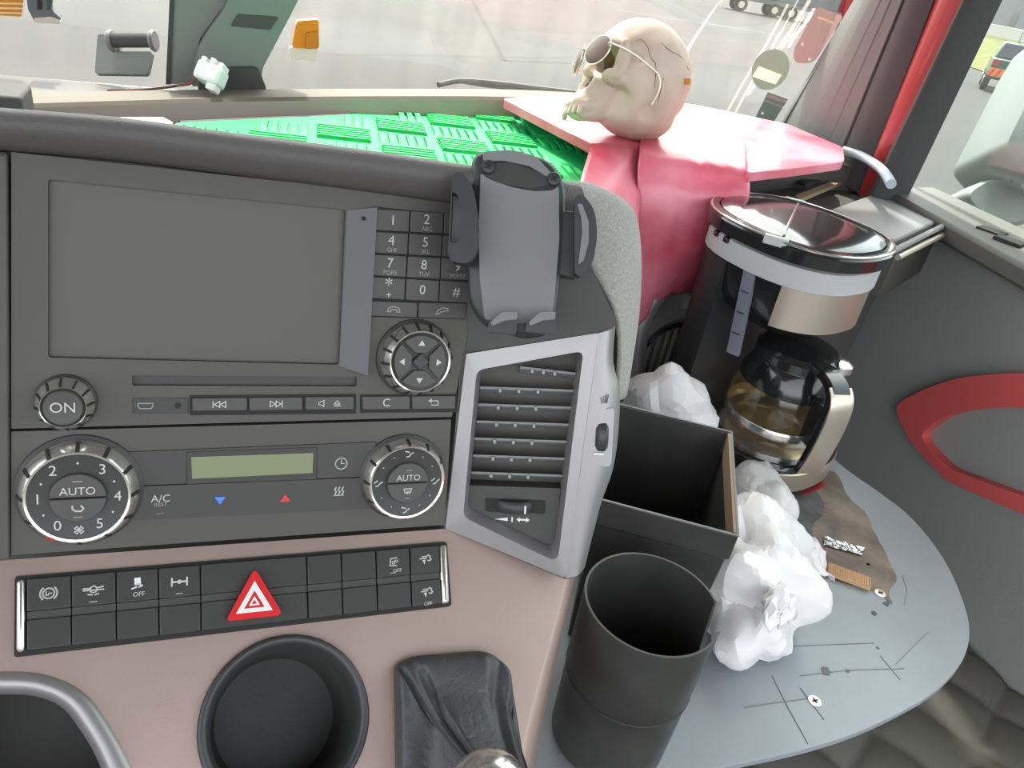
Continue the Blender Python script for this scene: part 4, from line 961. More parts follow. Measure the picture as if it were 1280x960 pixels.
mb = MB(); mb.plate(PB.poly(trik(.22), .0081), PB.poly(trik(.22), .0085), [(PB.poly(trik(.1), .0081), PB.poly(trik(.1), .0085))]); mb.build('symbol', 'white', hb)

# gear lever with leather boot
gl_ = thing('gear_lever', 'black leather gear lever boot with chrome collar on the console', 'gear lever', PB.px(565, 900))
bo = rp([(492, 834), (512, 822), (605, 814), (632, 836), (648, 960), (645, 1060), (496, 1060)], [8, 14, 18, 26, 20, 20, 30], 8)
tgt = (606, 1000); loops = []
for k, (sc_, h) in enumerate([(1.0, -.001), (1.015, .004), (1.0, .010), (.96, .014), (.86, .015), (.76, .014), (.68, .019), (.58, .027), (.48, .037), (.38, .046), (.33, .052)]):
    lo = []
    tt = min(1, max(0, (1-sc_)/.67))
    for i, (x, y) in enumerate(bo):
        cx, cy = 568+(tgt[0]-568)*tt, 935+(tgt[1]-935)*tt
        X_, Y_ = cx+(x-568)*sc_, cy+(y-935)*sc_*(1-.25*tt)
        fold = .0035*math.sin(i*.62+2.2*k*.3)*min(1, k/4)*(1-tt*.5)+.004*noise.noise(V((X_*.045, Y_*.045, k*.35)))*min(1, k/3)
        lo.append(PB.px(X_, Y_, h+fold))
    loops.append(lo)
mb = MB(); mb.loft(loops, cap0=False); mb.build('boot', 'leather', gl_, smooth=True, ang=180, sub=1)
nk = at(607, 978, dep(PB.px(607, 978))-.060); ax_ = (PB.n-PB.up*.55).normalized()
mb = MB(); mb.lathe(nk, ax_, [(.019, -.006), (.021, .0), (.021, .006), (.019, .012), (.017, .014), (0, .014)], 32, xdir=PB.r, sx=1.0, sy=.85); mb.build('collar', 'chrome', gl_, smooth=True, ang=30)
mb = MB(); mb.lathe(nk, ax_, [(.0165, .013), (.019, .025), (.022, .045), (.021, .065), (.012, .078), (0, .08)], 32, xdir=PB.r, sx=1, sy=.9); mb.build('knob', 'black', gl_, smooth=True)

# ================================================================ phone holder
ph = thing('phone_holder', 'black phone holder with grey pad and side clamps in front of the keypad', 'phone holder', at(645, 415, .462))
PP = Plane(at(645, 300, .455), (CX*1-CU*.02), -CU)
bo_ = rp([(590, 190), (640, 184), (690, 200), (708, 230), (704, 330), (692, 418), (655, 424), (604, 408), (585, 380), (583, 300)], [14, 20, 22, 24, 30, 18, 10, 22, 26, 20])
def inset(poly, k): 
    c = V((sum(p[0] for p in poly)/len(poly), sum(p[1] for p in poly)/len(poly))); return [(c.x+(x-c.x)*k, c.y+(y-c.y)*k) for x, y in poly]
mb = MB(); mb.loft([PP.poly(inset(bo_, .88), -.016), PP.poly(inset(bo_, .97), -.012), PP.poly(bo_, -.005), PP.poly(inset(bo_, .985), 0), PP.poly(inset(bo_, .93), .0022)]); mb.build('body', 'black', ph, smooth=True, ang=60)
gp_ = [(601, 218), (612, 226), (640, 236), (668, 241), (690, 240), (698, 234), (699, 300), (693, 370), (688, 404), (640, 405), (606, 400), (600, 350), (598, 290)]
gp_ = rp(gp_, 4, 3); mb = MB(); mb.plate(PP.poly(gp_, .001), PP.poly(gp_, .004)); mb.build('grip_pad', 'bevelgrey', ph, bevel=.0008)
tp_ = rp([(604, 192), (640, 190), (672, 200), (692, 222), (688, 226), (662, 210), (630, 203), (604, 204)], 4, 3); mb = MB(); mb.plate(PP.poly(tp_, .001), PP.poly(tp_, .004)); mb.build('top_pad', 'bevelgrey', ph, bevel=.0008)
rc_ = rp([(606, 206), (640, 204), (684, 220), (692, 232), (664, 238), (632, 233), (606, 222)], 6, 3); mb = MB(); mb.plate(PP.poly(rc_, .0008), PP.poly(rc_, .0028)); mb.build('recess', 'keydark', ph, bevel=.0005)
for x, y in ((611, 211), (692, 226)):
    c = PP.px(x, y, .002); mb = MB(); mb.lathe(c, PP.n, [(.0042, 0), (.0042, .002), (.0036, .0032), (.0015, .0036), (0, .0036)], 20); s_ = mb.build('screw', 'black', ph, smooth=True)
    for a in (.5, .5+math.pi/2):
        e = PP.r*math.cos(a)+PP.up*math.sin(a); mb = MB(); mb.box(c+PP.n*.0036, e*.0022, PP.n.cross(e)*.0004, PP.n*.0004); mb.build('cross_slot', 'groove', s_)
# left clamp: open curved wing; right clamp: slimmer wing
lo_ = rp([(568, 226), (580, 224), (594, 244), (600, 285), (598, 322), (586, 336), (566, 332), (563, 322)], [6, 6, 10, 14, 12, 8, 6, 4], 5)
li_ = rp([(568, 248), (574, 252), (581, 274), (580, 300), (574, 310), (566, 310), (565.5, 306), (567, 280)], 3, 5)
mb = MB(); mb.plate(PP.poly(lo_, .004), PP.poly(lo_, .017), [(PP.poly(li_, .004), PP.poly(li_, .017))]); cl_ = mb.build('left_clamp', 'black', ph, bevel=.002)
mb = MB(); mb.plate(PP.poly(li_, .003), PP.poly(li_, .008)); mb.build('clamp_pad', 'bevelgrey', cl_)
mb = MB(); arm = [(576, 262), (606, 262), (606, 322), (576, 322)]; mb.plate(PP.poly(arm, -.010), PP.poly(arm, -.004)); mb.build('clamp_arm', 'black', ph, bevel=.001)
ro_ = rp([(716, 252), (726, 250), (740, 268), (744, 300), (738, 334), (722, 350), (716, 346), (716, 336)], [5, 5, 10, 14, 12, 5, 3, 3], 5)
ri_ = rp([(719, 262), (725, 262), (733, 284), (733, 308), (727, 330), (720, 336), (722, 320), (725, 296), (724, 280)], 2, 5)
mb = MB(); mb.plate(PP.poly(ro_, .002), PP.poly(ro_, .014)); cr_ = mb.build('right_clamp', 'black', ph, bevel=.002)
mb = MB(); mb.plate(PP.poly(ri_, .013), PP.poly(ri_, .0148)); mb.build('clamp_pad', 'bevelgrey', cr_, bevel=.0004)
mb = MB(); arm = [(700, 264), (722, 264), (720, 348), (698, 344)]; mb.plate(PP.poly(arm, -.010), PP.poly(arm, .001)); mb.build('clamp_arm', 'keydark', ph, bevel=.001)
for x in (634, 680):
    for nm, pts, h0, h1, m_ in (('foot', [(x-22, 404), (x-8, 398), (x+13, 399), (x+11, 419), (x-24, 417)], .001, .014, 'black'), ('foot_pad', [(x-20, 405), (x-6, 393), (x+13, 393), (x+12, 402), (x-2, 403), (x-18, 410)], .013, .0155, 'bevelgrey')):
        pp = rp(pts, 2, 3); mb = MB(); mb.plate(PP.poly(pp, h0), PP.poly(pp, h1)); mb.build(nm, m_, ph, bevel=.0008)
mb = MB(); b0_ = PP.px(650, 330, -.014); mb.tube([b0_, b0_-PP.n*.02, b0_-PP.n*.045-CU*.01], [.011, .009, .009], 16); mb.build('stalk', 'black', ph, smooth=True)
mb = MB(); mb.lathe(b0_-PP.n*.012, PP.n, [(0, -.012), (.009, -.009), (.0125, 0), (.011, .006), (0, .006)], 24); mb.build('ball_joint', 'black', ph, smooth=True)

# ================================================================ shelf
tb_ = thing('shelf_table', 'grey rounded shelf board with scratches and brown residue on the passenger side', 'table', W(.55, .45, -1.06))
TZ = TABLE_Z
oc = [(1030, 562), (1060, 588), (1100, 616), (1140, 648), (1178, 696), (1202, 746), (1212, 790), (1202, 828), (1172, 862), (1130, 888), (1070, 916), (1000, 938), (900, 960), (800, 985), (700, 1010)]
P2 = [onz(x, y, TZ) for x, y in cr(oc, 4)]+[W(.20, .32, TZ), W(.215, .55, TZ), W(.28, .80, TZ), W(.85, .84, TZ)]
P2 = [V((p[0], p[1], TZ+CZ)) for p in P2]
mb = MB(); mb.plate([p-Zv*.007 for p in P2], P2); mb.build('board', 'tablegrey', tb_, bevel=.0025)
for x, y in ((.33, .74), (.74, .76)):
    mb = MB(); mb.box(W(x, y, -.83), Xv*.012, Yv*.012, Zv*.255); mb.build('leg', 'black', tb_, bevel=.002)
def patch(px, m, name, par, th=.0008, z=TZ, jit=0, n=3):
    pts = cr([(x, y, 0) for x, y in px], n, closed=True) if n > 1 else [V((x, y, 0)) for x, y in px]
    P = [onz(p[0]+random.uniform(-jit, jit), p[1]+random.uniform(-jit, jit), z) for p in pts]; mb = MB(); mb.plate(P, [p+Zv*th for p in P]); return mb.build(name, m, par)
tag(patch([(900, 600), (960, 596), (1020, 590), (1042, 590), (1058, 618), (1080, 640), (1096, 672), (1106, 690), (1120, 722), (1112, 738), (1114, 756), (1100, 742), (1080, 736), (1050, 728), (1000, 712), (960, 680), (920, 640)], 'residue', 'glue_residue', tb_, .0007, jit=1.5, n=3), 'brown sticky residue patch on the board')
tag(patch([(885, 592), (960, 600), (1015, 612), (1030, 640), (1015, 662), (1018, 690), (985, 700), (940, 676), (905, 640)], 'residue_dark', 'tar_stain', tb_, .0011, jit=1.5, n=3), 'dark tarry stain on the board')
tag(patch([(1004, 612), (1018, 606), (1030, 604), (1028, 610), (1010, 618), (1000, 617)], 'paint_red', 'red_smear', tb_, .0016, jit=.8), 'red smear by the coffee maker base')
patch([(978, 630), (986, 628), (990, 633), (982, 636)], 'paint_red', 'red_smear', tb_, .0016)
for pts in ([(985, 808), (1040, 806), (1092, 804)], [(1000, 845), (1060, 838), (1130, 836)], [(965, 845), (985, 885), (1010, 930)], [(1000, 860), (1030, 900)], [(1120, 830), (1160, 790)], [(1040, 640), (1075, 700)], [(930, 885), (960, 880), (1020, 872)], [(1100, 820), (1125, 850)], [(1020, 742), (1032, 735)], [(1128, 720), (1134, 740), (1130, 756)]):
    A = [onz(x, y, TZ)+Zv*.0004 for x, y in pts]; mb = MB(); mb.tube(A, .0004, 4); mb.build('scratch', 'scratch', tb_)
for x, y in ((1018, 877), (1100, 742)):
    c = onz(x, y, TZ); mb = MB(); mb.lathe(c, Zv, [(.0062, 0), (.0060, .0012), (.003, .0016), (0, .0012)], 18); s_ = mb.build('screw', 'steel', tb_, smooth=True)
    for e in (Xv, Yv): mb = MB(); mb.box(c+Zv*.0015, e*.003, Zv.cross(e)*.0007, Zv*.0004); mb.build('cross_slot', 'groove', s_)
for x, y, r_ in ((1032, 839, .0055), (1093, 767, .004), (1097, 810, .002), (1060, 839, .0025), (1108, 755, .004), (1085, 706, .003)):
    c = onz(x, y, TZ); mb = MB(); mb.prism([c+V((r_*math.cos(a)*random.uniform(.6, 1.2), r_*.8*math.sin(a)*random.uniform(.6, 1.2), 0)) for a in [k*math.pi/5 for k in range(10)]], Zv*.0007); mb.build('chip', 'residue_dark', tb_)
# foil strip and corrugated stick
F4 = [onz(x, y, TZ)+Zv*.002 for x, y in [(1030, 672), (1080, 687), (1076, 696), (1029, 683)]]
mb = MB(); rows = [[F4[0].lerp(F4[1], i/16).lerp(F4[3].lerp(F4[2], i/16), j/5)+Zv*(.004*abs(noise.noise(V((i*.7, j*1.1, 3))))) for i in range(17)] for j in range(6)]
mb.grid(rows); tag(mb.build('foil_strip', 'foil', solid=.0006), 'crumpled silver foil strip lying on the brown residue', 'foil')
sk_ = thing('cardboard_strip', 'short tan corrugated strip lying on the shelf near the screw', 'cardboard', onz(1060, 722, TZ))
a_, b_ = onz(1032, 714, TZ)+Zv*.0015, onz(1086, 734, TZ)+Zv*.0015; e = (b_-a_); q_ = Zv.cross(e).normalized()*.0085
mb = MB(); mb.prism([a_-q_, b_-q_, b_+q_, a_+q_], Zv*.005); mb.build('core', 'card', sk_, bevel=.0008)
for k in range(18):
    c = a_.lerp(b_, (k+.5)/18)+Zv*.005; mb = MB(); mb.tube([c-q_, c+q_], .0012, 6); mb.build('flute', 'card', sk_, smooth=True)

# ================================================================ bins
rb = thing('round_bin', 'black round plastic bin with a notch cut in its rim', 'bin', W(.293, .322, TZ+.0))
rcx = W(.293, .322, TZ); NB = 64; RB = .0505; HB = .152
def rbw(r_in, name, m):
    pass
mb = MB(); outer_l, inner_l = [], []
camdir = V((-.67, -.74, 0)); notch_dir = (onz(893, 771, -.40)-W(.293, .322, -.40)); na = math.atan2(notch_dir.y, notch_dir.x)
prof = [(0, .0005), (.90, .0005), (.93, .004), (.955, .055), (.96, .0755), (.972, .077), (.985, .12)]
def topz(a):
    d_ = (a-na+math.pi) % (2*math.pi)-math.pi
    f = max(0, min(1, (.27-abs(d_))/.10)); return HB-.05*f
rings = []
for (r_, h) in prof[1:]: rings.append([rcx+V((RB*r_*math.cos(2*math.pi*i/NB), RB*r_*math.sin(2*math.pi*i/NB), h if h < .1 else min(h, topz(2*math.pi*i/NB)-.002))) for i in range(NB)])
rings.append([rcx+V((RB*math.cos(2*math.pi*i/NB), RB*math.sin(2*math.pi*i/NB), topz(2*math.pi*i/NB))) for i in range(NB)])
rings.append([rcx+V((RB*.965*math.cos(2*math.pi*i/NB), RB*.965*math.sin(2*math.pi*i/NB), topz(2*math.pi*i/NB))) for i in range(NB)])
for r_, h in ((.94, .10), (.92, .05), (.88, .006), (.02, .005)): rings.append([rcx+V((RB*r_*math.cos(2*math.pi*i/NB), RB*r_*math.sin(2*math.pi*i/NB), h)) for i in range(NB)])
mb.loft(rings); mb.build('shell', 'binblack', rb, smooth=True, ang=40)
mb = MB(); mb.tube([rcx+V((RB*.966*math.cos(2*math.pi*i/NB), RB*.966*math.sin(2*math.pi*i/NB), .0765)) for i in range(NB+1)], .0009, 6, caps=False); mb.build('seam', 'keydark', rb, smooth=True)
# square bin
RZ = -.38
bc4 = [onz(x, y, RZ) for x, y in [(768, 500), (916, 540), (921, 670), (752, 630)]]
ex = ((bc4[1]-bc4[0])+(bc4[2]-bc4[3])).normalized(); ey = Zv.cross(ex); cB = sum(bc4, V())/4
hw, hl = .0575, .080
sb_ = thing('square_bin', 'black square open bin with worn rim standing beside the console', 'bin', V((cB.x, cB.y, TZ+CZ)))
def rect(w, l, z): return [V((cB.x, cB.y, z+CZ))+ex*(sx*w)+ey*(sy*l) for sx, sy in ((-1, -1), (1, -1), (1, 1), (-1, 1))]
mb = MB(); mb.loft([rect(hw*.88, hl*.88, TZ+.001), rect(hw*.96, hl*.96, RZ-.028), rect(hw, hl, RZ-.026), rect(hw, hl, RZ), rect(hw*.955, hl*.965, RZ), rect(hw*.93, hl*.93, RZ-.03), rect(hw*.84, hl*.84, TZ+.006)]); mb.build('shell', 'binblack', sb_, bevel=.0015)
mb = MB(); mb.plate(rect(hw*1.005, hl*1.004, RZ), rect(hw*1.005, hl*1.004, RZ+.0006), [(rect(hw*.975, hl*.98, RZ), rect(hw*.975, hl*.98, RZ+.0006))]); tag(mb.build('worn_rim', 'bevelgrey', sb_), 'pale scuffed rim edge')
mb = MB(); cR = V((cB.x, cB.y, RZ+CZ))+ex*(hw*.955); mb.box(cR-Zv*.010, ex*.0015, ey*(hl*.95), Zv*.010); tag(mb.build('inner_liner', 'wood', sb_), 'tan worn strip inside the right wall')
mb = MB(); cL = V((cB.x, cB.y, TZ+CZ+.03)); mb.box(cL, ex*(hw*.6), ey*(hl*.4), Zv*.001); mb.build('inner_step', 'black', sb_)
for k in (-1, 1):
    mb = MB(); c = V((cB.x, cB.y, RZ+CZ-.012))-ex*(hw*.95)+ey*(k*hl*.55); mb.box(c, ex*.002, ey*.006, Zv*.009); mb.build('hinge_lug', 'steel', sb_, bevel=.001)

# ================================================================ plastic bags
def crumple(p, seed, amp, freq, n=9):
    rnd = random.Random(seed); d_ = 0
    for k in range(n):
        nn = V((rnd.gauss(0, 1), rnd.gauss(0, 1), rnd.gauss(0, 1))).normalized(); fq = freq*rnd.uniform(.5, 1.8); ph_ = rnd.uniform(0, 6)
        t = (p.dot(nn)*fq+ph_) % 2; d_ += (abs(t-1)-.5)*amp*2/n*(1.6 if k < 4 else .8)
    return d_+.006*abs(noise.noise(p*55))
def blob(c, ax, ay, az, seed, amp, freq, sub=5, fl=None):
    b = bmesh.new(); bmesh.ops.create_icosphere(b, subdivisions=sub, radius=1)
    m_ = MB(); m_.b.free(); m_.b = b
    for v in b.verts:
        u = v.co.copy(); p = c+ax*u.x+ay*u.y+az*u.z; n_ = (ax.normalized()*u.x+ay.normalized()*u.y+az.normalized()*u.z)
        v.co = p+n_*crumple(p, seed, amp, freq)
        if v.co.z < TZ+CZ+.002: v.co.z = TZ+CZ+.002+.001*abs(noise.noise(v.co*90))
    return m_
bgm = MATS['bag']; n_ = bgm.node_tree; b_ = n_.nodes['Principled BSDF']; tl = n_.nodes.new('ShaderNodeBsdfTranslucent'); tl.inputs[0].default_value = (.86, .84, .85, 1); mx_ = n_.nodes.new('ShaderNodeMixShader'); mx_.inputs[0].default_value = .2
outn = [x for x in n_.nodes if x.type == 'OUTPUT_MATERIAL'][0]; n_.links.new(b_.outputs[0], mx_.inputs[1]); n_.links.new(tl.outputs[0], mx_.inputs[2]); n_.links.new(mx_.outputs[0], outn.inputs[0])
c1_ = onz(935, 775, TZ)
pb = thing('plastic_bag', 'crumpled white plastic bag lying between the bins and the shelf edge', 'plastic bag', c1_)
ex_ = (onz(935, 640, TZ)-onz(930, 820, TZ)).normalized(); ey_ = Zv.cross(ex_)
m_ = blob(onz(925, 800, TZ)+Zv*.034+ex_*.065, ex_*.105, ey_*.056, Zv*.056, 3, .036, 30); m_.build('bag_body', 'bag', pb, smooth=True, ang=20)
m_ = blob(onz(940, 660, TZ)+Zv*.022+ex_*.015, ex_*.072, ey_*.03, Zv*.040, 8, .026, 38, 5); m_.build('bag_neck', 'bag', pb, smooth=True, ang=20)
def flap(corners, seed, name, rise, par, n=14):
    A, B, C_, D = corners; mb = MB(); rows = []
    for i in range(n+1):
        row = []
        for j in range(n+1):
            p = A.lerp(B, i/n).lerp(D.lerp(C_, i/n), j/n); w = math.sin(math.pi*min(1, .15+j/n)); ed_ = noise.noise(V((i*.8, j*.8, seed)))
            row.append(p+Zv*(crumple(p, seed, .02, 60)+rise*math.sin(j/n*math.pi))+ey_*.004*ed_)
        rows.append(row)
    mb.grid(rows); return mb.build(name, 'bag', par, smooth=True, ang=20, solid=.0006)
def zz(x, y, z): return onz(x, y, TZ+z)
flap((zz(975, 690, .05), zz(1010, 676, .02), zz(1042, 728, .012), zz(985, 712, .03)), 5, 'bag_handle', .01, pb)
flap((zz(920, 640, .05), zz(955, 622, .03), zz(958, 662, .02), zz(925, 690, .045)), 6, 'bag_handle', .01, pb)
flap((zz(955, 740, .085), zz(996, 730, .05), zz(1000, 770, .03), zz(960, 790, .075)), 9, 'bag_flap', .004, pb)
pb2 = thing('plastic_bag', 'pale plastic bag poking up behind the square bin under the speaker', 'plastic bag', onz(842, 520, TZ))
cpk = at(838, 500, .93); m_ = blob(cpk-Zv*.03, ex*.052, ey*.04, Zv*.075, 12, .022, 40, 4); m_.build('bag_body', 'bag', pb2, smooth=True, ang=14)

# ================================================================ coffee maker
CMx = W(.66, .70, TZ+.001)
KX = V((*onz(976, 497, TZ+.10).xy, TZ+CZ+.0535))
cf_ = V((.28, -.96, 0)).normalized(); csd = V((-cf_.y, cf_.x, 0))        # front and its left-hand side
toc = V((-.69, -.72, 0)); rgt = V((.72, -.69, 0))
cm = thing('coffee_maker', 'black drip coffee maker with steel panels and grey tape on the shelf', 'coffee maker', CMx)
def oval(l, w, z, cx=0, n=48, e=2.4):
    out = []
    for i in range(n):
        a = 2*math.pi*i/n; c, s = math.cos(a), math.sin(a)
        out.append(CMx+cf_*(cx+l*math.copysign(abs(c)**(2/e), c))+csd*(w*math.copysign(abs(s)**(2/e), s))+Zv*z)
    return out
BSH = rgt*.030+toc*.004
def boval(l, w, z): return [p+BSH for p in oval(l, w, z)]
mb = MB(); mb.loft([boval(.100, .094, 0), boval(.106, .100, .004), boval(.106, .100, .040), boval(.102, .096, .046), boval(.02, .02, .046)]); mb.build('base', 'blackgloss', cm, smooth=True, ang=35)
mb = MB(); mb.lathe(V((KX.x, KX.y, CMx.z)), Zv, [(.066, .046), (.066, .050), (.060, .0515), (0, .0515)], 40); mb.build('hot_plate', 'chrome', cm, smooth=True, ang=35)
def band(l, w, z0, z1, a0, a1, th, n=24, e=2.4, taper=0, sh=V()):
    rows = []
    for i in range(n+1):
        a = R(a0+(a1-a0)*i/n); c, s = math.cos(a), math.sin(a)
        def P(l_, w_, z): return CMx+sh+cf_*(l_*math.copysign(abs(c)**(2/e), c))+csd*(w_*math.copysign(abs(s)**(2/e), s))+Zv*z
        rows.append([P(l, w, z0), P(l+th-taper, w+th-taper, z0+.001), P(l+th, w+th, z1-.001), P(l, w, z1)])
    mb = MB(); mb.grid(rows); return mb
band(.106, .100, .008, .036, -50, 62, .0016, sh=BSH).build('base_panel', 'steel', cm, smooth=True, ang=35)
# tank column at the back (flat front) and the head
def colm(z, k=1.0, fr=-.024):
    o_ = oval(.098*k, .088*k, z); return [p if (p-CMx).dot(cf_) < fr else p+cf_*(fr-(p-CMx).dot(cf_)) for p in o_]
mb = MB(); mb.loft([colm(.044), colm(.15, .985), colm(.235, .99), colm(.26, 1.0)]); mb.build('tank_column', 'black', cm, smooth=True, ang=35)
mb = MB(); mb.loft([oval(.058, .058, .196, .016), oval(.074, .070, .206, .012), oval(.088, .082, .224, .006), oval(.094, .086, .250, 0), oval(.096, .088, .268), oval(.098, .090, .300)]); mb.build('brew_head', 'blackgloss', cm, smooth=True, ang=35)
band(.0925, .0855, .212, .272, -62, 52, .0045).build('head_panel', 'steel', cm, smooth=True, ang=35)
band(.0975, .0895, .262, .288, -150, 150, .0022).build('tape_band', 'tape', cm, smooth=True, ang=35)
mb = MB(); mb.loft([oval(.100, .092, .288), oval(.105, .097, .292), oval(.106, .098, .306), oval(.102, .094, .312), oval(.096, .088, .312), oval(.094, .086, .308)]); mb.build('lid_rim', 'blackgloss', cm, smooth=True, ang=35)
mb = MB(); mb.loft([oval(.095, .087, .304), oval(.094, .086, .312), oval(.085, .077, .3155), oval(.055, .05, .317), oval(.01, .01, .3175)]); mb.build('lid', 'blackgloss', cm, smooth=True, ang=60)
mb = MB(); hl_ = CMx+rgt*-.012+Zv*.3178; mb.tube([hl_+toc*.085-Zv*.004, hl_+toc*.05, hl_-toc*.05, hl_-toc*.083-Zv*.004], .0016, 6); mb.build('lid_seam', 'chrome', cm, smooth=True)
for e in (toc, -toc):
    mb = MB(); mb.box(CMx+e*.098-rgt*.018+Zv*.309, rgt*.013, e*.004, Zv*.005); mb.build('lid_tab', 'tape', cm, bevel=.001)
mb = MB(); mb.tube(oval(.1045, .0965, .3105)+oval(.1045, .0965, .3105)[:1], .0016, 6, caps=False); mb.build('rim_bead', 'chrome', cm, smooth=True)
# water gauge on the side facing the cab
gdir = (toc*.93-rgt*.36).normalized()
def onside(px_, py_, extra=.001):        # point where a view ray meets the oval wall of the tank
    r_ = ray(px_, py_); s = .6
    while s < 1.4:
        p = CP+r_*s; q = p-CMx; u, w = q.dot(cf_), q.dot(csd)
        if (abs(u/.098)**2.4+abs(w/.088)**2.4) <= 1: return p
        s += .0008
    return p
g_ = [onside(938+(916-938)*t/8, 338+(442-338)*t/8) for t in range(9)]
mb = MB(); rows = []
for p in g_:
    c = p-CMx; nrm = V((c.x, c.y, 0)).normalized(); t_ = Zv.cross(nrm); rows.append([p-t_*.0075-nrm*.004, p-t_*.0075+nrm*.002, p+nrm*.003, p+t_*.0075+nrm*.002, p+t_*.0075-nrm*.004])
mb.grid(rows); gz = mb.build('water_gauge', 'gauge', cm, smooth=True)
for k in (2, 4, 6):
    p = g_[k]; c = p-CMx; nrm = V((c.x, c.y, 0)).normalized(); mb = MB(); mb.box(p+nrm*.0032, Zv.cross(nrm)*.0045, Zv*.0006, nrm*.0008); mb.build('tick', 'black', gz)
for k, (x, y) in enumerate(((893, 278), (900, 292), (912, 300))):
    p = onside(x, y); c = p-CMx; nrm = V((c.x, c.y, 0)).normalized(); mb = MB(); mb.box(p+nrm*.004, Zv.cross(nrm)*.004, Zv*.003, nrm*.003); mb.build('rim_clip', 'blackgloss', cm, bevel=.0008)

# carafe
ca = thing('coffee_carafe', 'glass coffee carafe with black lid and steel faced handle in the coffee maker', 'carafe', KX)
hd_ = (toc*.80+rgt*.60).normalized()
mb = MB(); mb.lathe(KX, Zv, [(0, .001), (.050, .001), (.058, .006), (.064, .030), (.064, .050), (.058, .075), (.048, .096), (.045, .108)], 48); mb.build('glass_body', 'carafeglass', ca, smooth=True, ang=60)
mb = MB(); mb.lathe(KX, Zv, [(.0605, .016), (.0650, .020), (.0655, .029), (.0640, .031)], 48); mb.build('lower_band', 'chrome', ca, smooth=True)
mb = MB(); mb.lathe(KX, Zv, [(.0605, .072), (.0605, .078), (.050, .100), (.047, .104)], 48); mb.build('neck_band', 'blackgloss', ca, smooth=True, ang=50)
mb = MB(); mb.lathe(KX, Zv, [(.047, .102), (.052, .106), (.052, .116), (.046, .122), (.02, .124), (0, .124)], 48); mb.build('lid', 'blackgloss', ca, smooth=True, ang=40)
mb = MB(); q = KX+rgt*.048+Zv*.108; mb.lathe(q, Zv, [(0, -.006), (.014, -.006), (.018, 0), (.017, .008), (.01, .012), (0, .012)], 24); mb.build('spout_cap', 'chrome', ca, smooth=True)
tv = Zv.cross(hd_)
def hsec(pts, w, name, m, off=0):
    mb = MB(); rows = []
    P = cr(pts, 5)
    for i, (d_, z, th) in enumerate(P):
        c = KX+hd_*d_+Zv*z; a_, b_ = P[max(0, i-1)], P[min(len(P)-1, i+1)]; t_ = (hd_*(b_[0]-a_[0])+Zv*(b_[1]-a_[1])).normalized(); n2 = t_.cross(tv)
        rows.append([c+tv*w*sx+n2*th*sy for sx, sy in ((-.8, -1), (.8, -1), (1, -.6), (1, .6), (.8, 1), (-.8, 1), (-1, .6), (-1, -.6))])
    mb.loft(rows); return mb.build(name, m, ca, smooth=True, ang=40)
hsec([(.040, .116, .006), (.062, .118, .006), (.084, .112, .007), (.094, .096, .007), (.096, .060, .007), (.092, .020, .006), (.088, -.002, .005)], .0135, 'handle', 'blackgloss')
hsec([(.088, .1155, .001), (.098, .106, .0012), (.1035, .090, .0012), (.1040, .060, .0012), (.1000, .020, .0012), (.0955, .000, .0012)], .0150, 'handle_face', 'steel')
mb = MB(); mb.box(KX+hd_*.072+Zv*.058, hd_*.012, tv*.006, Zv*.030); mb.build('handle_web', 'blackgloss', ca, bevel=.003)

# ================================================================ skull with glasses
SKD = .985
sk_c = at(794, 101, SKD)
sf = (-CX*.88+CU*.26-CF*.40).normalized()          # where the face looks
su = (CU*.95+CX*.29); su = (su-sf*su.dot(sf)).normalized(); sl_ = sf.cross(su)   # up, and the skull's side
if sl_.dot(CF) < 0: sl_ = -sl_                      # sl_ points away from the camera
S = .0735
sk = thing('skull', 'life-like pale resin skull lying tilted on the red dash cover', 'skull', sk_c-Zv*.072)
# (forward, up, side) ellipsoids: centre, radii
ELL = [((-.06, .08, 0), (.93, .97, .80)), ((.66, .20, 0), (.26, .20, .56)), ((.62, -.32, .44), (.22, .13, .17)), ((.62, -.32, -.44), (.22, .13, .17)),
       ((.68, -.58, 0), (.36, .42, .36)), ((.86, -.84, 0), (.25, .20, .30)), ((-.1, -.52, 0), (.75, .40, .58)), ((.35, -.55, 0), (.5, .34, .40)), ((.94, -.16, 0), (.10, .20, .10)),
       ((.62, -.05, .58), (.12, .34, .10)), ((.62, -.05, -.58), (.12, .34, .10))]
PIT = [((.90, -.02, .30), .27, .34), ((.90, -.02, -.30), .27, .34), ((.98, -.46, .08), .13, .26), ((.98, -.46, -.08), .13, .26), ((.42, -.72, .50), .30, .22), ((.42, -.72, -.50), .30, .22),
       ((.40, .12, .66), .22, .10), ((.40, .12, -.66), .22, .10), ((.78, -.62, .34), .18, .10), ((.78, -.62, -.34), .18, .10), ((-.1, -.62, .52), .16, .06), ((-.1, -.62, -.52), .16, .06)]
b = bmesh.new(); bmesh.ops.create_icosphere(b, subdivisions=6, radius=1); org_ = V((.2, -.12, 0)); PITV = {}; b.verts.index_update()
PIT = [((V(c)-org_).normalized(), w, dp) for c, w, dp in PIT]
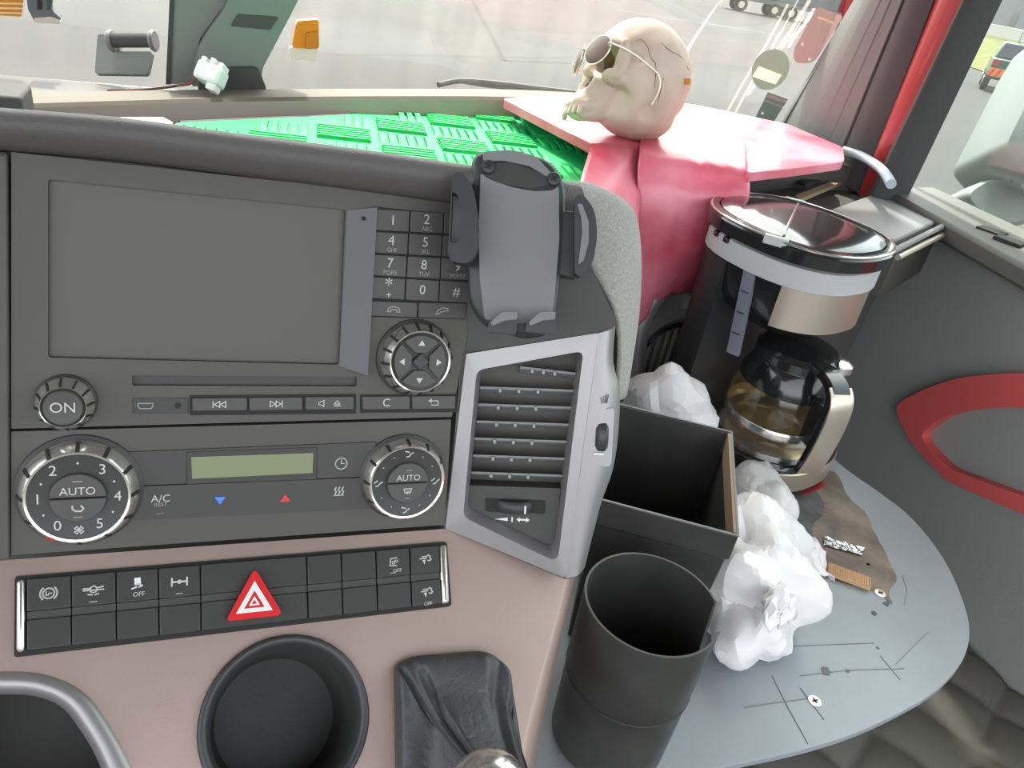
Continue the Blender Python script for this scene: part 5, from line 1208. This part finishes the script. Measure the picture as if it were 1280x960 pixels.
for v in b.verts:
    d_ = v.co.normalized(); best = []
    for (c, r_) in ELL:
        q = V([(org_[i]-c[i])/r_[i] for i in range(3)]); e = V([d_[i]/r_[i] for i in range(3)])
        A, B, C_ = e.dot(e), 2*q.dot(e), q.dot(q)-1; D = B*B-4*A*C_
        if D > 0:
            t = (-B+math.sqrt(D))/(2*A)
            if t > 0: best.append(t)
    k_ = 15; rr = math.log(sum(math.exp(k_*t) for t in best))/k_ if best else .3
    for (dc, w, dp) in PIT:
        g = d_.angle(dc); rr -= dp/(1+(g/w)**5)
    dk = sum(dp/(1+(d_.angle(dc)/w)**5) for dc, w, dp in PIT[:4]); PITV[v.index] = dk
    rr = max(rr, .12); p = org_+d_*rr
    if p.x > .7 and p.y < -.72: rr += .016*math.cos(p.z*42)
    rr += .012*noise.noise(p*5)
    v.co = (org_+d_*rr)*S
m_ = MB(); m_.b.free(); m_.b = b
for v in b.verts: q = v.co.copy(); v.co = sk_c+sf*q.x+su*q.y+sl_*q.z
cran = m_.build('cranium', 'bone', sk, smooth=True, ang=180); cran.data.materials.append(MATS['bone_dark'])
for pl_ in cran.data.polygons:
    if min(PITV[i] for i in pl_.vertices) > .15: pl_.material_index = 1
def skp(f, u, s): return sk_c+(sf*f+su*u+sl_*s)*S
def hug(f, u, s_sign=-1):     # point on the cranium side at given forward/up
    r1, r2, r3 = .93, .97, .80
    q = 1-((f+.06)/r1)**2-((u-.08)/r2)**2; return skp(f, u, s_sign*r3*math.sqrt(max(.02, q))*1.005)
for pts in ([(.30, .25), (.22, .10), (.12, .05), (.05, -.12), (-.02, -.3)], [(.1, .42), (-.1, .36), (-.35, .38), (-.6, .3)], [(-.1, -.1), (-.15, -.3), (-.22, -.5)], [(.3, .25), (.42, .36), (.5, .3)]):
    mb = MB(); mb.tube(cr([hug(*p) for p in pts], 4), .0004, 5); mb.build('suture', 'bone_dark', sk, smooth=True)
mb = MB(); c = hug(-.66, .12); nn_ = (c-sk_c).normalized(); t1 = (CX-nn_*CX.dot(nn_)).normalized(); t2 = nn_.cross(t1); mb.box(c, t1*.009, t2*.0035, nn_*.003); tag(mb.build('slot', 'orange', sk), 'small orange slot at the back of the skull')
for k in range(7):
    s_ = -.27+.09*k; mb = MB(); mb.lathe(skp(1.06-.42*s_*s_*3, -.98, s_), -su, [(0, -.004), (.0028, -.004), (.0032, .002), (.0024, .0055), (0, .006)], 10); mb.build('tooth', 'bone', sk, smooth=True)
# glasses
sg = thing('sunglasses', 'brown tinted sunglasses with thin metal temples worn by the skull', 'glasses', skp(1.1, -.1, 0))
for s_ in (-1, 1):
    c = skp(1.0, .02, s_*.34); ax_ = (sf*.96+sl_*s_*.28).normalized()
    mb = MB(); mb.lathe(c, ax_, [(0, .002), (.014, .0012), (.0205, -.001), (.021, -.002), (.0205, -.003), (0, -.001)], 28, xdir=sl_, sx=1.05, sy=.85); mb.build('lens', 'lens', sg, smooth=True)
    mb = MB(); x_ = (sl_-ax_*sl_.dot(ax_)).normalized(); y_ = ax_.cross(x_); mb.tube([c-ax_*.0015+x_*.0218*math.cos(t)+y_*.0180*math.sin(t) for t in [2*math.pi*i/28 for i in range(29)]], .0008, 6, caps=False); mb.build('lens_frame', 'steel', sg, smooth=True)
    h0 = skp(.94, .06, s_*.66)
    mb = MB(); mb.tube(cr([c+x_*s_*.0215*(1 if x_.dot(sl_) > 0 else -1), h0, skp(.6, .02, s_*.78), skp(.25, -.06, s_*.83), skp(.02, -.14, s_*.84), skp(-.08, -.32, s_*.80), skp(-.08, -.56, s_*.70)], 5), .0011, 6); mb.build('temple', 'steel', sg, smooth=True)
mb = MB(); mb.tube(cr([skp(1.05, .06, -.06), skp(1.10, .09, 0), skp(1.05, .06, .06)], 5), .0009, 6); mb.build('bridge', 'steel', sg, smooth=True)

# ================================================================ quilted floor mat
qm = thing('quilted_cover', 'dark quilted padded cover with diamond stitching below the shelf', 'cover', W(.75, .1, -1.08))
mb = MB(); mb.box(W(.70, .13, -.95), Xv*.345, Yv*.36, Zv*.13); mb.build('box_base', 'floor', qm, bevel=.01)
mb = MB(); rows = []; N_ = 110; dq = .088
for j in range(N_+1):
    row = []
    for i in range(N_+1):
        x, y = .35+.695*i/N_, -.24+.74*j/N_; u, w = (x*.9+y*.45)/dq, (y*.9-x*.45)/dq*.8
        hgt = (abs(math.sin(math.pi*u))*abs(math.sin(math.pi*w)))**.35*.016; row.append(W(x, y, -.815+hgt))
    rows.append(row)
mb.grid(rows); mb.build('quilting', 'quilt', qm, smooth=True, ang=180, solid=.002)
